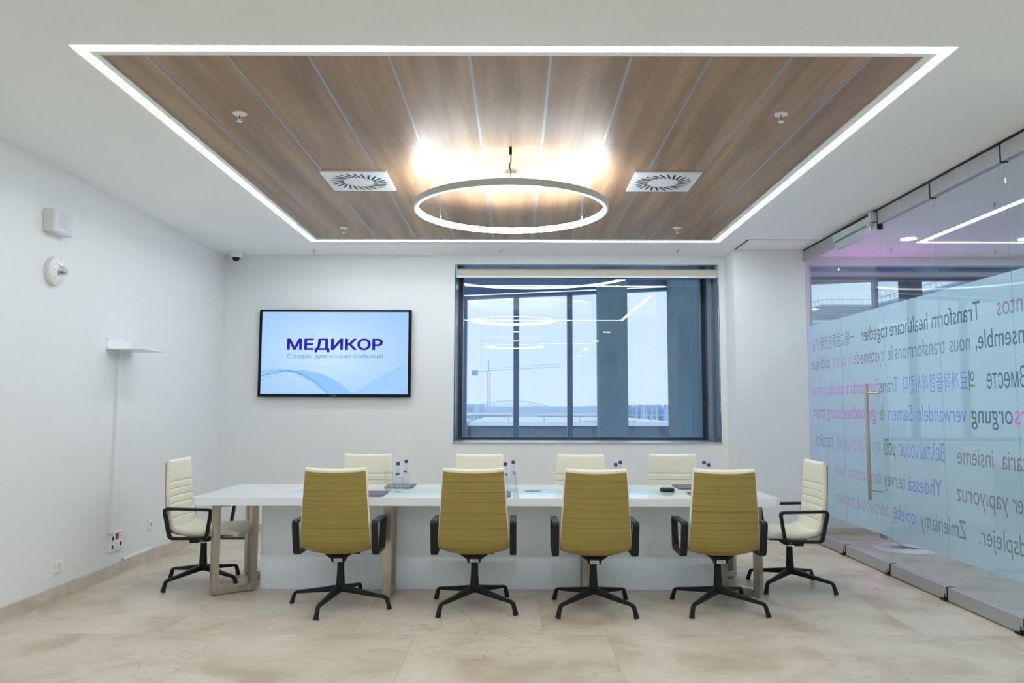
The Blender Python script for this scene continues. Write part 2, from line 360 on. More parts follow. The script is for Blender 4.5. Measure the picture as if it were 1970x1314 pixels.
def text_bm(body):
    """glyph shapes of a text as a bmesh in the xy plane, with its bounds (outlines triangulated by winding number)"""
    cu = bpy.data.curves.new('t', 'FONT'); cu.body = body; cu.size = 10.0; cu.fill_mode = 'NONE'; cu.resolution_u = 4
    o = bpy.data.objects.new('t', cu); C.objects.link(o)
    dg = bpy.context.evaluated_depsgraph_get(); ev = o.evaluated_get(dg)
    me = ev.to_mesh(); P = [(v.co.x / 10.0, v.co.y / 10.0) for v in me.vertices]; E = [tuple(e.vertices) for e in me.edges]; ev.to_mesh_clear()
    bpy.data.objects.remove(o); bpy.data.curves.remove(cu)
    adj = {}
    for i, j in E: adj.setdefault(i, []).append(j); adj.setdefault(j, []).append(i)
    loops, seen = [], set()
    for v0 in range(len(P)):
        if v0 in seen or v0 not in adj: continue
        loop, prev, cur = [v0], None, v0; seen.add(v0)
        while True:
            nx = [k for k in adj[cur] if k not in seen]
            if not nx: break
            nxt = cur + 1 if cur + 1 in nx else nx[0]
            loop.append(nxt); seen.add(nxt); cur = nxt
        if len(loop) > 2: loops.append(loop)
    bb = [(min(P[i][0] for i in l), max(P[i][0] for i in l)) for l in loops]
    bm = bmesh.new()
    order = sorted(range(len(loops)), key=lambda k: bb[k][0]); groups = []
    for k in order:                                   # contours that overlap in x belong to one glyph
        if groups and bb[k][0] <= groups[-1][1] - 1e-4: groups[-1][0].append(k); groups[-1][1] = max(groups[-1][1], bb[k][1])
        else: groups.append([[k], bb[k][1]])
    for ks, _ in groups:
        pts, ed, ls = [], [], []
        for k in ks:
            n0 = len(pts); l = [Vector(P[i]) for i in loops[k]]; pts += l; ls.append(l)
            ed += [(n0 + i, n0 + (i + 1) % len(l)) for i in range(len(l))]
        vo, eo, fo, *_r = delaunay_2d_cdt(pts, ed, [], 0, 1e-6)
        V = [bm.verts.new((p.x, p.y, 0)) for p in vo]
        for f in fo:
            c = (vo[f[0]] + vo[f[1]] + vo[f[2]]) / 3; wn = 0
            for l in ls:
                for p, q in zip(l, l[1:] + l[:1]):
                    if (p.y <= c.y) != (q.y <= c.y):
                        if p.x + (c.y - p.y) / (q.y - p.y) * (q.x - p.x) > c.x: wn += 1 if q.y > p.y else -1
            if wn: bm.faces.new([V[i] for i in f])
    bmesh.ops.delete(bm, geom=[v for v in bm.verts if not v.link_faces], context='VERTS')
    xs = [v.co.x for v in bm.verts] or [0, 1]
    return bm, min(xs), max(xs)

# ------------------------------------------------------------------ floor, ceiling, walls
bm = BM(); box(bm, -3.55, 9.2, -5.2, 9.7, -0.15, 0.0); struct('floor', bm, M['floor'])

SX0, SX1, SY0, SY1 = -2.185, 2.15, 3.68, 8.205      # outer edge of the light line
SW = 0.060                                            # its width
WX0, WX1, WY0, WY1 = -2.09, 2.04, 3.785, 8.09       # wood panelling
CT = ZC + 0.10
bm = BM()
box(bm, -3.55, SX0, -5.2, 9.7, ZC, CT); box(bm, SX1, XG + 0.02, -5.2, 9.7, ZC, CT)
box(bm, SX0, SX1, -5.2, SY0, ZC, CT); box(bm, SX0, SX1, SY1, 9.7, ZC, CT)
ix0, ix1, iy0, iy1 = SX0 + SW, SX1 - SW, SY0 + SW, SY1 - SW
box(bm, ix0, WX0, iy0, iy1, ZC, CT); box(bm, WX1, ix1, iy0, iy1, ZC, CT)
box(bm, WX0, WX1, iy0, WY0, ZC, CT); box(bm, WX0, WX1, WY1, iy1, ZC, CT)
struct('ceiling', bm, M['ceiling'])
bm = BM(); box(bm, XG + 0.02, 9.2, -5.2, 9.7, ZC, CT); struct('ceiling_lobby', bm, M['ceiling'])

pan = sroot('ceiling_panelling')
seams = [-1.865, -1.455, -1.046, -0.642, -0.237, 0.170, 0.576, 0.977, 1.382, 1.783]
edges = [WX0 + 0.006] + seams + [WX1 - 0.006]
bm = BM()
for i, (a, b) in enumerate(zip(edges[:-1], edges[1:])):
    cross = [5.12] if i % 2 == 1 else [6.765]
    ys = [WY0 + 0.006] + cross + [WY1 - 0.006]
    for c, d in zip(ys[:-1], ys[1:]):
        box(bm, a + 0.004, b - 0.004, c + 0.0012, d - 0.0012, ZC + 0.004, CT - 0.02)
obj('wood_boards', bm, M['woodceil'], pan)
bm = BM()
for s in seams: box(bm, s - 0.0075, s + 0.0075, WY0 + 0.006, WY1 - 0.006, ZC + 0.002, ZC + 0.012)
obj('metal_strips', bm, mat('grey_metal_strip', (0.36, 0.39, 0.42), 0.42, 0.6), pan)
bm = BM(); box(bm, WX0, WX1, WY0, WY1, CT - 0.02, CT - 0.005); obj('backing_board', bm, M['darkgap'], pan)

# walls
bm = BM(); box(bm, XL - 0.15, XL, -5.2, 9.7, 0, ZC); struct('wall_left', bm, M['wall'])
WX, WXR, WZ0, WZ1 = -0.713, 2.340, 1.012, 3.072      # window opening
bm = BM()
box(bm, XL, WX, YB, 9.70, 0, ZC); box(bm, WXR, 3.30, YB, 9.70, 0, ZC)
box(bm, WX, WXR, YB, 9.70, 0, WZ0); box(bm, WX, WXR, YB, 9.70, WZ1, ZC)
struct('wall_back', bm, M['wall'])
bm = BM(); box(bm, 2.41, XG - 0.002, YP, YB, 0, ZC); struct('wall_back_pier', bm, M['wall'])
bm = BM(); box(bm, XL, 9.2, -5.2, -5.05, 0, ZC); struct('wall_front', bm, M['wall'])
bm = BM(); box(bm, XG - 0.06, XG + 0.06, -5.05, 4.12, 0, ZC); struct('wall_right', bm, M['wall'])
bm = BM()
box(bm, 3.30, 3.39, YB, 9.70, 0, ZC); box(bm, 8.6, 9.2, YB, 9.70, 0, ZC)
box(bm, 3.39, 8.6, YB, 9.70, 0, WZ0); box(bm, 3.39, 8.6, YB, 9.70, 3.068, ZC)
struct('wall_lobby_back', bm, M['wall'])
bm = BM(); box(bm, 9.05, 9.2, -5.05, YB, 0, ZC); struct('wall_lobby_right', bm, M['wall'])

# skirting in stone
bm = BM(); box(bm, XL, XL + 0.014, -5.05, YB, 0, 0.105); struct('baseboard_left', bm, M['skirting'])
bm = BM(); box(bm, XL + 0.014, 2.41, YB - 0.014, YB, 0, 0.105); struct('baseboard_back', bm, M['skirting'])
bm = BM(); box(bm, 2.396, XG - 0.03, YP - 0.014, YP, 0, 0.105); box(bm, 2.396, 2.41, YP, YB - 0.014, 0, 0.105); struct('baseboard_pier', bm, M['skirting'])
bm = BM(); box(bm, 3.30, 9.05, YB - 0.014, YB, 0, 0.08); struct('baseboard_lobby', bm, M['skirting'])

# ceiling light line: one rectangle of LED profile
ll = thing('linear_light', 'thin rectangular line of white LED light framing the wood ceiling', 'ceiling light', (0, 0, ZC))
bm = BM()
zz0, zz1 = -0.001, 0.02
box(bm, SX0 + .004, SX1 - .004, SY0 + .004, SY0 + SW - .004, zz0, zz1); box(bm, SX0 + .004, SX1 - .004, SY1 - SW + .004, SY1 - .004, zz0, zz1)
box(bm, SX0 + .004, SX0 + SW - .004, SY0 + SW - .004, SY1 - SW + .004, zz0, zz1); box(bm, SX1 - SW + .004, SX1 - .004, SY0 + SW - .004, SY1 - SW + .004, zz0, zz1)
obj('diffuser', bm, M['strip'], ll)
bm = BM()
for (a, b, c, d) in ((SX0, SX1, SY0, SY0 + SW), (SX0, SX1, SY1 - SW, SY1), (SX0, SX0 + SW, SY0 + SW, SY1 - SW), (SX1 - SW, SX1, SY0 + SW, SY1 - SW)):
    box(bm, a, b, c, d, 0.021, 0.06)
obj('housing', bm, M['white_metal'], ll)

# ceiling access hatch by the glass wall
ah = thing('access_hatch', 'flush white ceiling hatch with a dark gap beside the back pier', 'hatch', (0, 0, ZC))
bm = BM(); box(bm, 2.432, 3.12, 8.075, 8.565, -0.004, 0.0); obj('hatch_panel', bm, M['ceiling'], ah)
bm = BM(); box(bm, 2.412, 2.430, 8.058, 8.575, -0.003, 0.0); box(bm, 2.430, 3.13, 8.058, 8.070, -0.003, 0.0); obj('shadow_gap', bm, M['darkgap'], ah)

# ------------------------------------------------------------------ the ring pendant
RX, RY, RR = -0.043, 5.90, 0.742
rg = thing('ring_pendant', 'large glowing ring pendant lamp hanging under the wood ceiling', 'lamp', (RX, RY, 0))
ZT, ZB_ = 2.957, 2.912
def ring_section(bm, sec, n=128):
    rings = []
    for k in range(n):
        a = 2 * PI * k / n
        rings.append([(r * math.cos(a), r * math.sin(a), z) for r, z in sec])
    rings.append(rings[0])
    V = [[bm.verts.new(p) for p in r] for r in rings[:-1]]; V.append(V[0]); m = len(sec)
    for a, b in zip(V[:-1], V[1:]):
        for i in range(m): bm.faces.new((a[i], a[(i + 1) % m], b[(i + 1) % m], b[i]))
bm = BM(); ring_section(bm, [(RR, ZB_), (RR, ZT), (RR - 0.005, ZT), (RR - 0.005, ZB_ + 0.006), (RR - 0.016, ZB_ + .004), (RR - 0.016, ZB_)])
obj('housing', bm, M['ringbody'], rg, 40)
bm = BM(); ring_section(bm, [(RR - 0.0165, ZB_ - 0.002), (RR - 0.0165, ZB_ + .005), (RR - 0.0055, ZB_ + 0.0065), (RR - 0.0055, ZT - 0.002), (RR - 0.030, ZT - 0.003), (RR - 0.032, ZT - 0.008), (RR - 0.032, ZB_ + 0.003), (RR - 0.028, ZB_ - 0.002)])
obj('diffuser', bm, M['ring'], rg, 40)
for k, a in enumerate((37, 143, 270)):
    bm = BM(); x, y = (RR - .014) * math.cos(math.radians(a)), (RR - .014) * math.sin(math.radians(a))
    tube(bm, [(x, y, ZT), (x, y, ZC + 0.004)], 0.0011, n=6); lathe(bm, [(0.006, ZT), (0.006, ZT + 0.03), (0.002, ZT + 0.034)], x, y, 0, 8)
    obj('suspension_wire', bm, M['alu'], rg, 40)
bm = BM()
cab = [(0.0, -RR + .02, ZT), (0.004, -RR + .03, ZT + .05), (-0.006, -RR + .025, ZT + .09), (0.005, -RR + .03, ZT + .13), (0.003, -RR + .02, ZT + .17), (0.002, -RR + .015, ZC + .004)]
tube(bm, cab, 0.0045, n=8); lathe(bm, [(0.010, ZC - .05), (0.010, ZC + .004)], 0.002, -RR + .015, 0, 10)
obj('power_cable', bm, M['black'], rg, 40)
bm = BM(); box(bm, -0.042, 0.042, -0.14, -0.03, ZC - 0.022, ZC + 0.004, 0.004); lathe(bm, [(0.045, ZC - .012), (0.05, ZC + .004)], 0, 0.05, 0, 20)
obj('ceiling_canopy', bm, M['offwhite'], rg, 40)

# ------------------------------------------------------------------ ceiling diffusers
def diffuser(name, label, x0):
    t = thing(name, label, 'air vent', (x0 + 0.25, 5.709 + 0.25, ZC), 0, 'swirl diffusers in the wood ceiling')
    bm = BM(); box(bm, -0.25, 0.25, -0.25, 0.25, -0.012, 0.004, 0.004); obj('face_plate', bm, M['white_metal'], t)
    bm = BM()
    for k in range(24):
        a = 2 * PI * k / 24; r0, r1 = 0.118, 0.212; sw = 0.30
        ca, sa = math.cos(a), math.sin(a); cb, sb = math.cos(a + sw), math.sin(a + sw)
        p0 = Vector((r0 * cb, r0 * sb)); p1 = Vector((r1 * ca, r1 * sa)); d = (p1 - p0).normalized(); nrm = Vector((-d.y, d.x)) * 0.0075
        prism(bm, [tuple(p0 + nrm), tuple(p1 + nrm), tuple(p1 - nrm), tuple(p0 - nrm)], -0.0135, -0.010)
    obj('swirl_slots', bm, M['black'], t)
    bm = BM(); lathe(bm, [(0.005, -0.014), (0.005, -0.010)], n=10); obj('centre_screw', bm, M['alu'], t)
diffuser('air_diffuser', 'square white swirl air vent left of the ring pendant', -1.4725)
diffuser('air_diffuser', 'square white swirl air vent right of the ring pendant', 0.8844)

# ------------------------------------------------------------------ sprinklers
def sprinkler(x, y, label, first=[None]):
    if first[0]:
        t = dup(first[0], (x, y, ZC), 0, label)
        return
    t = thing('sprinkler_head', label, 'sprinkler', (x, y, ZC), 0, 'ceiling sprinklers'); first[0] = t
    bm = BM(); lathe(bm, [(0.018, -0.001), (0.040, -0.003), (0.041, 0.004)], n=24); obj('escutcheon', bm, M['white'], t, 40)
    bm = BM(); tube(bm, [(-.009, 0, -.004), (-.011, 0, -.02), (-.006, 0, -.036), (0, 0, -.040), (.006, 0, -.036), (.011, 0, -.02), (.009, 0, -.004)], 0.0025, n=6)
    lathe(bm, [(0.004, -.046), (0.004, -.038)], n=8); lathe(bm, [(0.017, -.049), (0.017, -.0465)], n=16); obj('frame', bm, M['white'], t, 40)
    bm = BM(); lathe(bm, [(0.002, -.037), (0.003, -.02), (0.002, -.002)], n=8); obj('bulb', bm, M['red'], t, 40)
for x, y, s in ((-1.663, 4.57, 'white sprinkler on the wood ceiling, near left of the ring pendant'), (1.583, 4.56, 'white sprinkler on the wood ceiling, near right of the ring pendant'),
                (-1.70, 7.58, 'white sprinkler at the far left end of the wood ceiling'), (1.575, 7.55, 'white sprinkler at the far right end of the wood ceiling'),
                (-2.262, 8.632, 'white sprinkler on the white ceiling above the television'), (-0.178, 8.637, 'white sprinkler on the white ceiling above the window left part'),
                (1.793, 8.60, 'white sprinkler on the white ceiling above the window right part'),
                (4.134, 8.528, 'sprinkler seen through the glass wall above the door'), (5.325, 8.60, 'sprinkler seen through the glass, far right of the corridor'),
                (4.083, 6.568, 'sprinkler seen through the glass, nearest the viewer in the corridor')):
    sprinkler(x, y, s)

# ------------------------------------------------------------------ dome camera
t = thing('dome_camera', 'small white dome security camera in the left ceiling corner', 'camera', (-3.19, 8.80, ZC))
bm = BM(); lathe(bm, [(0.055, -0.062), (0.068, -0.045), (0.074, -0.006), (0.076, 0.0)], n=32); obj('housing', bm, M['white_metal'], t, 40)
bm = BM(); lathe(bm, [(0.004, -0.105), (0.02, -0.101), (0.034, -0.088), (0.042, -0.07), (0.043, -0.058)], n=24); obj('dome', bm, M['black'], t, 60)

# ------------------------------------------------------------------ left wall fittings
t = thing('wall_speaker', 'white box loudspeaker high on the left wall', 'speaker', (XL, 5.617, 2.75))
bm = BM(); box(bm, 0, 0.075, -0.122, 0.122, -0.082, 0.082, 0.004); obj('cabinet', bm, M['offwhite'], t)
bm = BM(); box(bm, 0.0755, 0.079, -0.117, 0.117, -0.077, 0.077, 0.002); obj('grille', bm, M['grille'], t)
bm = BM(); lathe(bm, [(0.062, 0.079), (0.061, 0.0796)], 0, 0.0, 0.008, 32, 'x'); obj('cone_ring', bm, mat('grille_ring', (.55, .56, .61), .5), t)
bm = BM(); box(bm, 0.0796, 0.0815, -0.022, 0.01, -0.056, -0.049, 0.001); obj('badge', bm, M['white'], t)

t = thing('fire_alarm_beacon', 'round white alarm beacon with clear lens under the wall speaker', 'alarm', (XL, 5.64, 2.40))
bm = BM(); lathe(bm, [(0.105, 0), (0.108, 0.012), (0.104, 0.035), (0.09, 0.042)], n=40, axis='x'); obj('base', bm, M['offwhite'], t, 40)
bm = BM(); lathe(bm, [(0.088, 0.043), (0.08, 0.052), (0.05, 0.060)], n=32, axis='x'); obj('ring', bm, M['white'], t, 40)
for k in range(8):
    a = 2 * PI * k / 8; bm = BM(); lathe(bm, [(0.007, 0.050), (0.007, 0.0565)], 0, 0.068 * math.cos(a), 0.068 * math.sin(a), 8, 'x'); obj('vent_mark', bm, M['paleblue'], t)
M['redprint'] = mat('faded_red_print', (.62, .36, .36), .5)
bm = BM(); box(bm, 0.0585, 0.0605, -0.03, 0.022, 0.03, 0.042); obj('red_print', bm, M['redprint'], t)
bm = BM(); box(bm, 0.0585, 0.0605, -0.04, -0.026, -0.035, 0.0); obj('red_print', bm, M['redprint'], t)
bm = BM(); lathe(bm, [(0.035, 0.058), (0.033, 0.085), (0.026, 0.10), (0.008, 0.106)], n=20, axis='x'); obj('lens', bm, glass('clear_lens', (.85, .86, .9), .12, 2.5), t, 40)
bm = BM(); box(bm, 0.060, 0.085, -0.016, 0.016, -0.014, -0.002); obj('flash_tube', bm, M['grey'], t)

t = thing('projector_shelf', 'folded white metal bracket shelf sticking out of the left wall', 'shelf', (XL, 6.43, 1.89))
bm = BM(); box(bm, 0, 0.008, 0.0, 0.44, 0.0, 0.093, 0.001)
prism(bm, [(0.008, 0.0), (0.30, 0.0), (0.30, 0.006), (0.008, 0.006)], 0.0, 0.44, 'y'); obj('back_plate_and_tray', bm, M['white_metal'], t)
bm = BM(); prism(bm, [(0.008, 0.006), (0.30, 0.006), (0.30, 0.010), (0.008, 0.092)], 0.434, 0.44, 'y'); obj('side_flange', bm, M['white_metal'], t)
for z in (0.012, 0.081): bm = BM(); lathe(bm, [(0.005, 0.008), (0.005, 0.011)], 0, 0.012, z, 10, 'x'); obj('screw', bm, M['grey'], t)

bm = BM(); box(bm, XL, XL + 0.028, 6.605, 6.648, 0.372, 1.862, 0.002); box(bm, XL + 0.004, XL + 0.030, 6.62, 6.634, 0.372, 1.862)
tag(obj('cable_trunking', bm, M['white_metal']), 'tall white vertical cable trunking running down below the metal shelf', 'cable trunking')
bm = BM(); box(bm, XL, XL + 0.02, 6.855, 7.37, 0.105, 0.127, 0.003)
tt = tag(obj('trunking_offcut', bm, M['white_metal']), 'short white trunking lying along the top of the stone skirting', 'cable trunking')
bm = BM(); box(bm, XL + 0.003, XL + 0.017, 6.853, 6.856, 0.109, 0.123); obj('open_end', bm, M['grey'], tt)

t = thing('media_wall_plate', 'white connection panel with a red insert at the foot of the trunking', 'wall plate', (XL, 6.728, 0.292))
bm = BM(); box(bm, 0, 0.012, -0.107, 0.107, -0.081, 0.081, 0.002); obj('plate', bm, M['white'], t)
bm = BM(); box(bm, 0.012, 0.016, -0.022, 0.024, 0.012, 0.066, 0.001); o = obj('power_button', bm, M['red'], t); o['label'] = 'red square insert'
for y, z in ((-0.062, 0.03), (-0.066, -0.042), (0.07, -0.03)):
    bm = BM(); box(bm, 0.012, 0.014, y - .012, y + .012, z - .018, z + .014); obj('port', bm, M['black'], t)
for y, z in ((0.066, 0.045), (0.002, -0.035)):
    bm = BM()
    for dy in (-.012, .012):
        for dz in (-.012, .010): lathe(bm, [(0.004, 0.012), (0.004, 0.0135)], 0, y + dy, z + dz, 8, 'x')
    obj('jack_group', bm, M['grey'], t)
for y, z in ((-.062, .0), (.066, .008), (-.066, -.066), (0.002, -.066), (.07, -.058)):
    bm = BM(); box(bm, 0.012, 0.0128, y - .016, y + .016, z - .0015, z + .0015); obj('printed_mark', bm, M['redprint'], t)
def socket(name, label, y, z, kind):
    t = thing(name, label, 'wall socket', (XL, y, z))
    bm = BM(); box(bm, 0, 0.012, -0.041, 0.041, -0.042, 0.042, 0.003); obj('plate', bm, M['white'], t)
    bm = BM()
    if kind == 'power':
        lathe(bm, [(0.020, 0.0122), (0.019, 0.0135)], 0, 0, 0.0, 20, 'x'); obj('socket_well', bm, M['alu'], t, 40)
        bm = BM(); lathe(bm, [(0.003, .0137), (0.003, .0142)], 0, -.009, 0, 8, 'x'); lathe(bm, [(0.003, .0137), (0.003, .0142)], 0, .009, 0, 8, 'x'); obj('pin_holes', bm, M['black'], t)
    else:
        box(bm, 0.0122, 0.015, -0.026, 0.026, -0.028, 0.028, 0.001); obj('insert', bm, M['offwhite'], t)
        bm = BM(); box(bm, 0.015, 0.0156, 0.004, 0.012, 0.006, 0.013); box(bm, 0.015, 0.0156, 0.004, 0.012, -0.009, -0.002); obj('ports', bm, M['grey'], t)
socket('power_socket', 'white power socket on the left wall, nearer the window corner', 7.347, 0.335, 'power')
socket('data_socket', 'white data socket low on the left wall, nearest the viewer', 5.90, 0.244, 'data')

# dark outlet lid on the floor behind the table
t = thing('floor_outlet', 'flat dark lid on the floor beyond the left chair', 'floor outlet', (-3.06, 8.72, 0))
bm = BM(); box(bm, -0.15, 0.15, -0.15, 0.15, 0.0, 0.012, 0.002); obj('frame', bm, M['black'], t)
bm = BM(); box(bm, -0.12, 0.12, -0.12, 0.12, 0.012, 0.016, 0.001); obj('lid', bm, mat('dark_teal_lid', (.03, .06, .09), .25), t)

# ------------------------------------------------------------------ television
TX, TZ, TY = -2.068, 2.031, YB
tv = thing('television', 'wall television showing a pale blue company slide', 'television', (TX, TY, TZ))
bm = BM(); box(bm, -0.868, 0.868, -0.062, -0.022, -0.498, 0.498, 0.004); obj('bezel', bm, M['tv'], tv)
bm = BM(); box(bm, -0.35, 0.35, -0.022, -0.0, -0.25, 0.25); obj('wall_mount', bm, M['black'], tv)
bm = BM(); box(bm, -0.835, 0.835, -0.0635, -0.0615, -0.465, 0.472); scr = obj('screen', bm, M['screen'], tv)
def on_screen(bm, sx, sz, ox, oz, y):
    for v in bm.verts: v.co = Vector((ox + v.co.x * sx, y, oz + v.co.y * sz))
def fit_text(body, x0, x1, base, size, bold, name, m, y):
    b, a, c = text_bm(body); s = (x1 - x0 - 2 * bold) / (c - a)
    on_screen(b, s, size, x0 + bold - a * s, base, y)
    if bold:
        src = b.copy(); k = 0
        for dx, dz in [(bold * math.cos(q * PI / 7), .6 * bold * math.sin(q * PI / 7)) for q in range(14)]:
            k += 1; e_ = src.copy()
            for v in e_.verts: v.co += Vector((dx, -.00002 * k, dz))
            me = bpy.data.meshes.new('t'); e_.to_mesh(me); b.from_mesh(me); bpy.data.meshes.remove(me); e_.free()
        src.free()
    obj(name, b, m, scr)
fit_text('МЕДИКОР', -0.545, 0.547, 0.040, 0.168, 0.0065, 'headline_lettering', M['navy_glow'], -0.0640)
fit_text('Создан для ваших событий', -0.540, 0.545, -0.060, 0.070, 0, 'tagline_lettering', M['slate_glow'], -0.0640)
def wave(name, top, bot, m, y, x0=-0.834, x1=0.834, n=140):
    bm = BM(); A, B = [], []
    for i in range(n + 1):
        x = x0 + (x1 - x0) * i / n; zt, zb = top(x), bot(x)
        zt = max(-0.464, min(.47, zt)); zb = max(-0.464, min(.47, zb))
        A.append(bm.verts.new((x, y, zt))); B.append(bm.verts.new((x, y, zb)))
    for i in range(n):
        if abs(A[i].co.z - B[i].co.z) + abs(A[i + 1].co.z - B[i + 1].co.z) > 1e-6: bm.faces.new((A[i], A[i + 1], B[i + 1], B[i]))
    bmesh.ops.delete(bm, geom=[v for v in bm.verts if not v.link_faces], context='VERTS'); obj(name, bm, m, scr)
def cr(pts):
    n = len(pts); m = []
    for i in range(n):
        a, b = pts[max(i - 1, 0)], pts[min(i + 1, n - 1)]; m.append((b[1] - a[1]) / (b[0] - a[0]))
    def f(x):
        i = max(0, min(n - 2, sum(1 for p in pts if p[0] <= x) - 1)); (xa, za), (xb, zb) = pts[i], pts[i + 1]; h = xb - xa; t = (x - xa) / h
        return (2 * t ** 3 - 3 * t * t + 1) * za + (t ** 3 - 2 * t * t + t) * h * m[i] + (3 * t * t - 2 * t ** 3) * zb + (t ** 3 - t * t) * h * m[i + 1]
    return f
wA = cr([(-.9, -.33), (-.75, -.27), (-.6, -.215), (-.5, -.205), (-.35, -.195), (-.1, -.26), (.1, -.37), (.25, -.50), (.9, -.9)])
wB = cr([(-.9, -.36), (-.7, -.26), (-.58, -.225), (-.48, -.225), (-.35, -.28), (-.2, -.36), (.05, -.50), (.9, -.9)])
wC = cr([(-.9, -.28), (-.7, -.23), (-.57, -.20), (-.45, -.215), (-.3, -.275), (-.15, -.37), (0.0, -.50), (.9, -.9)])
wD = cr([(-.9, -.22), (-.7, -.185), (-.55, -.19), (-.42, -.215), (-.28, -.30), (-.1, -.45), (.0, -.52), (.9, -.9)])
wE = cr([(-.9, -.3), (-.6, -.21), (-.45, -.165), (-.3, -.15), (-.1, -.165), (.05, -.21), (.22, -.30), (.3, -.32), (.9, -.34)])
wF = cr([(-.9, -.9), (.15, -.49), (.4, -.35), (.62, -.22), (.9, -.08)])
wG = cr([(-.9, -.9), (.45, -.48), (.6, -.395), (.75, -.30), (.9, -.21)])
wave('wave_band', wA, wB, M['band1'], -0.06375)
wave('wave_band', wD, wC, M['band1'], -0.06372, x1=-0.05)
wave('wave_band', wF, wG, mat_ := emis('wave_right', (0.36, 0.62, 0.97), 0.80), -0.06370, x0=0.2)
wave('wave_line', lambda x: wC(x) + .003, lambda x: wC(x) - .003, M['band3'], -0.0639)
wave('wave_line', lambda x: wD(x) + .0015, lambda x: wD(x) - .0015, M['band2'], -0.0638)
wave('wave_line', lambda x: wA(x) + .0013, lambda x: wA(x) - .0013, M['band2'], -0.0638)
wave('wave_line', lambda x: wE(x) + .0012, lambda x: wE(x) - .0012, M['band2'], -0.0638, x0=-0.6, x1=0.3)
wave('wave_line', lambda x: wG(x) + .0015, lambda x: wG(x) - .0015, M['band2'], -0.0638, x0=0.4)
wave('wave_line', lambda x: wF(x) + .0010, lambda x: wF(x) - .0010, M['band2'], -0.0638, x0=0.15)
b, a, c = text_bm('PHILIPS'); s = 0.05 / (c - a); on_screen(b, s, 0.0125, -0.025 - a * s, -0.487, -0.0625); obj('maker_mark', b, M['alu'], tv)

# ------------------------------------------------------------------ window
win = sroot('window_1')
YG = 9.70
bm = BM()   # lining of the deep opening
box(bm, WX, WX + 0.012, YB + 0.004, YG, WZ0, WZ1); box(bm, WXR - 0.012, WXR, YB + 0.004, YG, WZ0, WZ1)
box(bm, WX + .012, WXR - .012, YB + 0.004, YG, WZ1 - 0.012, WZ1)
obj('reveal_lining', bm, M['reveal'], win)
bm = BM(); box(bm, WX - 0.012, WXR + 0.012, YB - 0.012, YG, WZ0, WZ0 + 0.012, 0.002); obj('sill', bm, M['alu'], win)
bm = BM()
box(bm, WX + .012, WX + 0.055, YG - 0.06, YG + 0.05, WZ0 + .012, WZ1 - .012); box(bm, WXR - 0.055, WXR - .012, YG - 0.06, YG + 0.05, WZ0 + .012, WZ1 - .012)
box(bm, WX + .055, WXR - .055, YG - 0.06, YG + 0.05, WZ0 + .012, WZ0 + .045); box(bm, WX + .055, WXR - .055, YG - 0.06, YG + 0.05, WZ1 - .05, WZ1 - .012)
obj('window_frame', bm, M['winframe'], win)
bm = BM(); box(bm, WXR - 0.034, WXR - 0.012, 9.22, 9.42, WZ0 + .012, WZ1 - .012); obj('side_post', bm, M['post'], win)
bm = BM(); box(bm, WX + 0.045, WXR - 0.045, YG, YG + 0.012, WZ0 + .03, WZ1 - .03); obj('pane', bm, M['window'], win)

t = thing('roller_blind', 'cream roller blind rolled up at the top of the window', 'blind', (0.815, YB + 0.055, 2.985))
bm = BM(); lathe(bm, [(0.044, -1.505), (0.044, 1.505)], n=24, axis='x'); obj('fabric_roll', bm, M['blind'], t, 40)
bm = BM(); box(bm, -1.505, 1.505, -0.046, -0.043, -0.052, 0.0); obj('hanging_fabric', bm, M['blind'], t)
bm = BM(); box(bm, -1.507, 1.507, -0.052, -0.036, -0.068, -0.044, 0.004); obj('bottom_bar', bm, M['white'], t)
for s in (-1, 1):
    bm = BM(); box(bm, s * 1.510 - .004, s * 1.510 + .004, -0.062, 0.05, -0.05, 0.08, 0.002); obj('bracket', bm, M['alu'], t)
bm = BM(); tube(bm, [(1.512, -0.064, 0.02), (1.512, -0.066, -0.6), (1.512, -0.066, -1.62)], 0.0018, n=6); obj('pull_cord', bm, M['white'], t)

# lobby window
w2 = sroot('window_2')
bm = BM(); LX0, LX1, LZ1 = 3.39, 8.6, 3.068
box(bm, LX0, LX0 + .02, YB + .004, YG, WZ0, LZ1); box(bm, LX1 - .02, LX1, YB + .004, YG, WZ0, LZ1); box(bm, LX0 + .02, LX1 - .02, YB + .004, YG, LZ1 - .02, LZ1); box(bm, LX0 + .02, LX1 - .02, YB + .004, YG, WZ0, WZ0 + .02)
obj('reveal_lining', bm, mat('grey_blue_lining', (.36, .41, .46), .4), w2)
bm = BM(); box(bm, LX0 + .02, LX1 - .02, YB + 0.004, YB + 0.08, LZ1 - 0.066, LZ1 - 0.021); obj('blind_box', bm, M['facade'], w2)
bm = BM()
for x in (LX0 + .02, 8.54): box(bm, x, x + 0.04, YG - .06, YG + .05, WZ0 + .02, LZ1 - .02)
box(bm, LX0 + .06, 8.54, YG - .06, YG + .05, WZ0 + .02, WZ0 + .06); box(bm, LX0 + .06, 8.54, YG - .06, YG + .05, LZ1 - .06, LZ1 - .02)
obj('window_frame', bm, M['post'], w2)
bm = BM(); box(bm, LX0 + .05, 8.55, YG, YG + .012, WZ0 + .04, LZ1 - .04); obj('pane', bm, M['window'], w2)

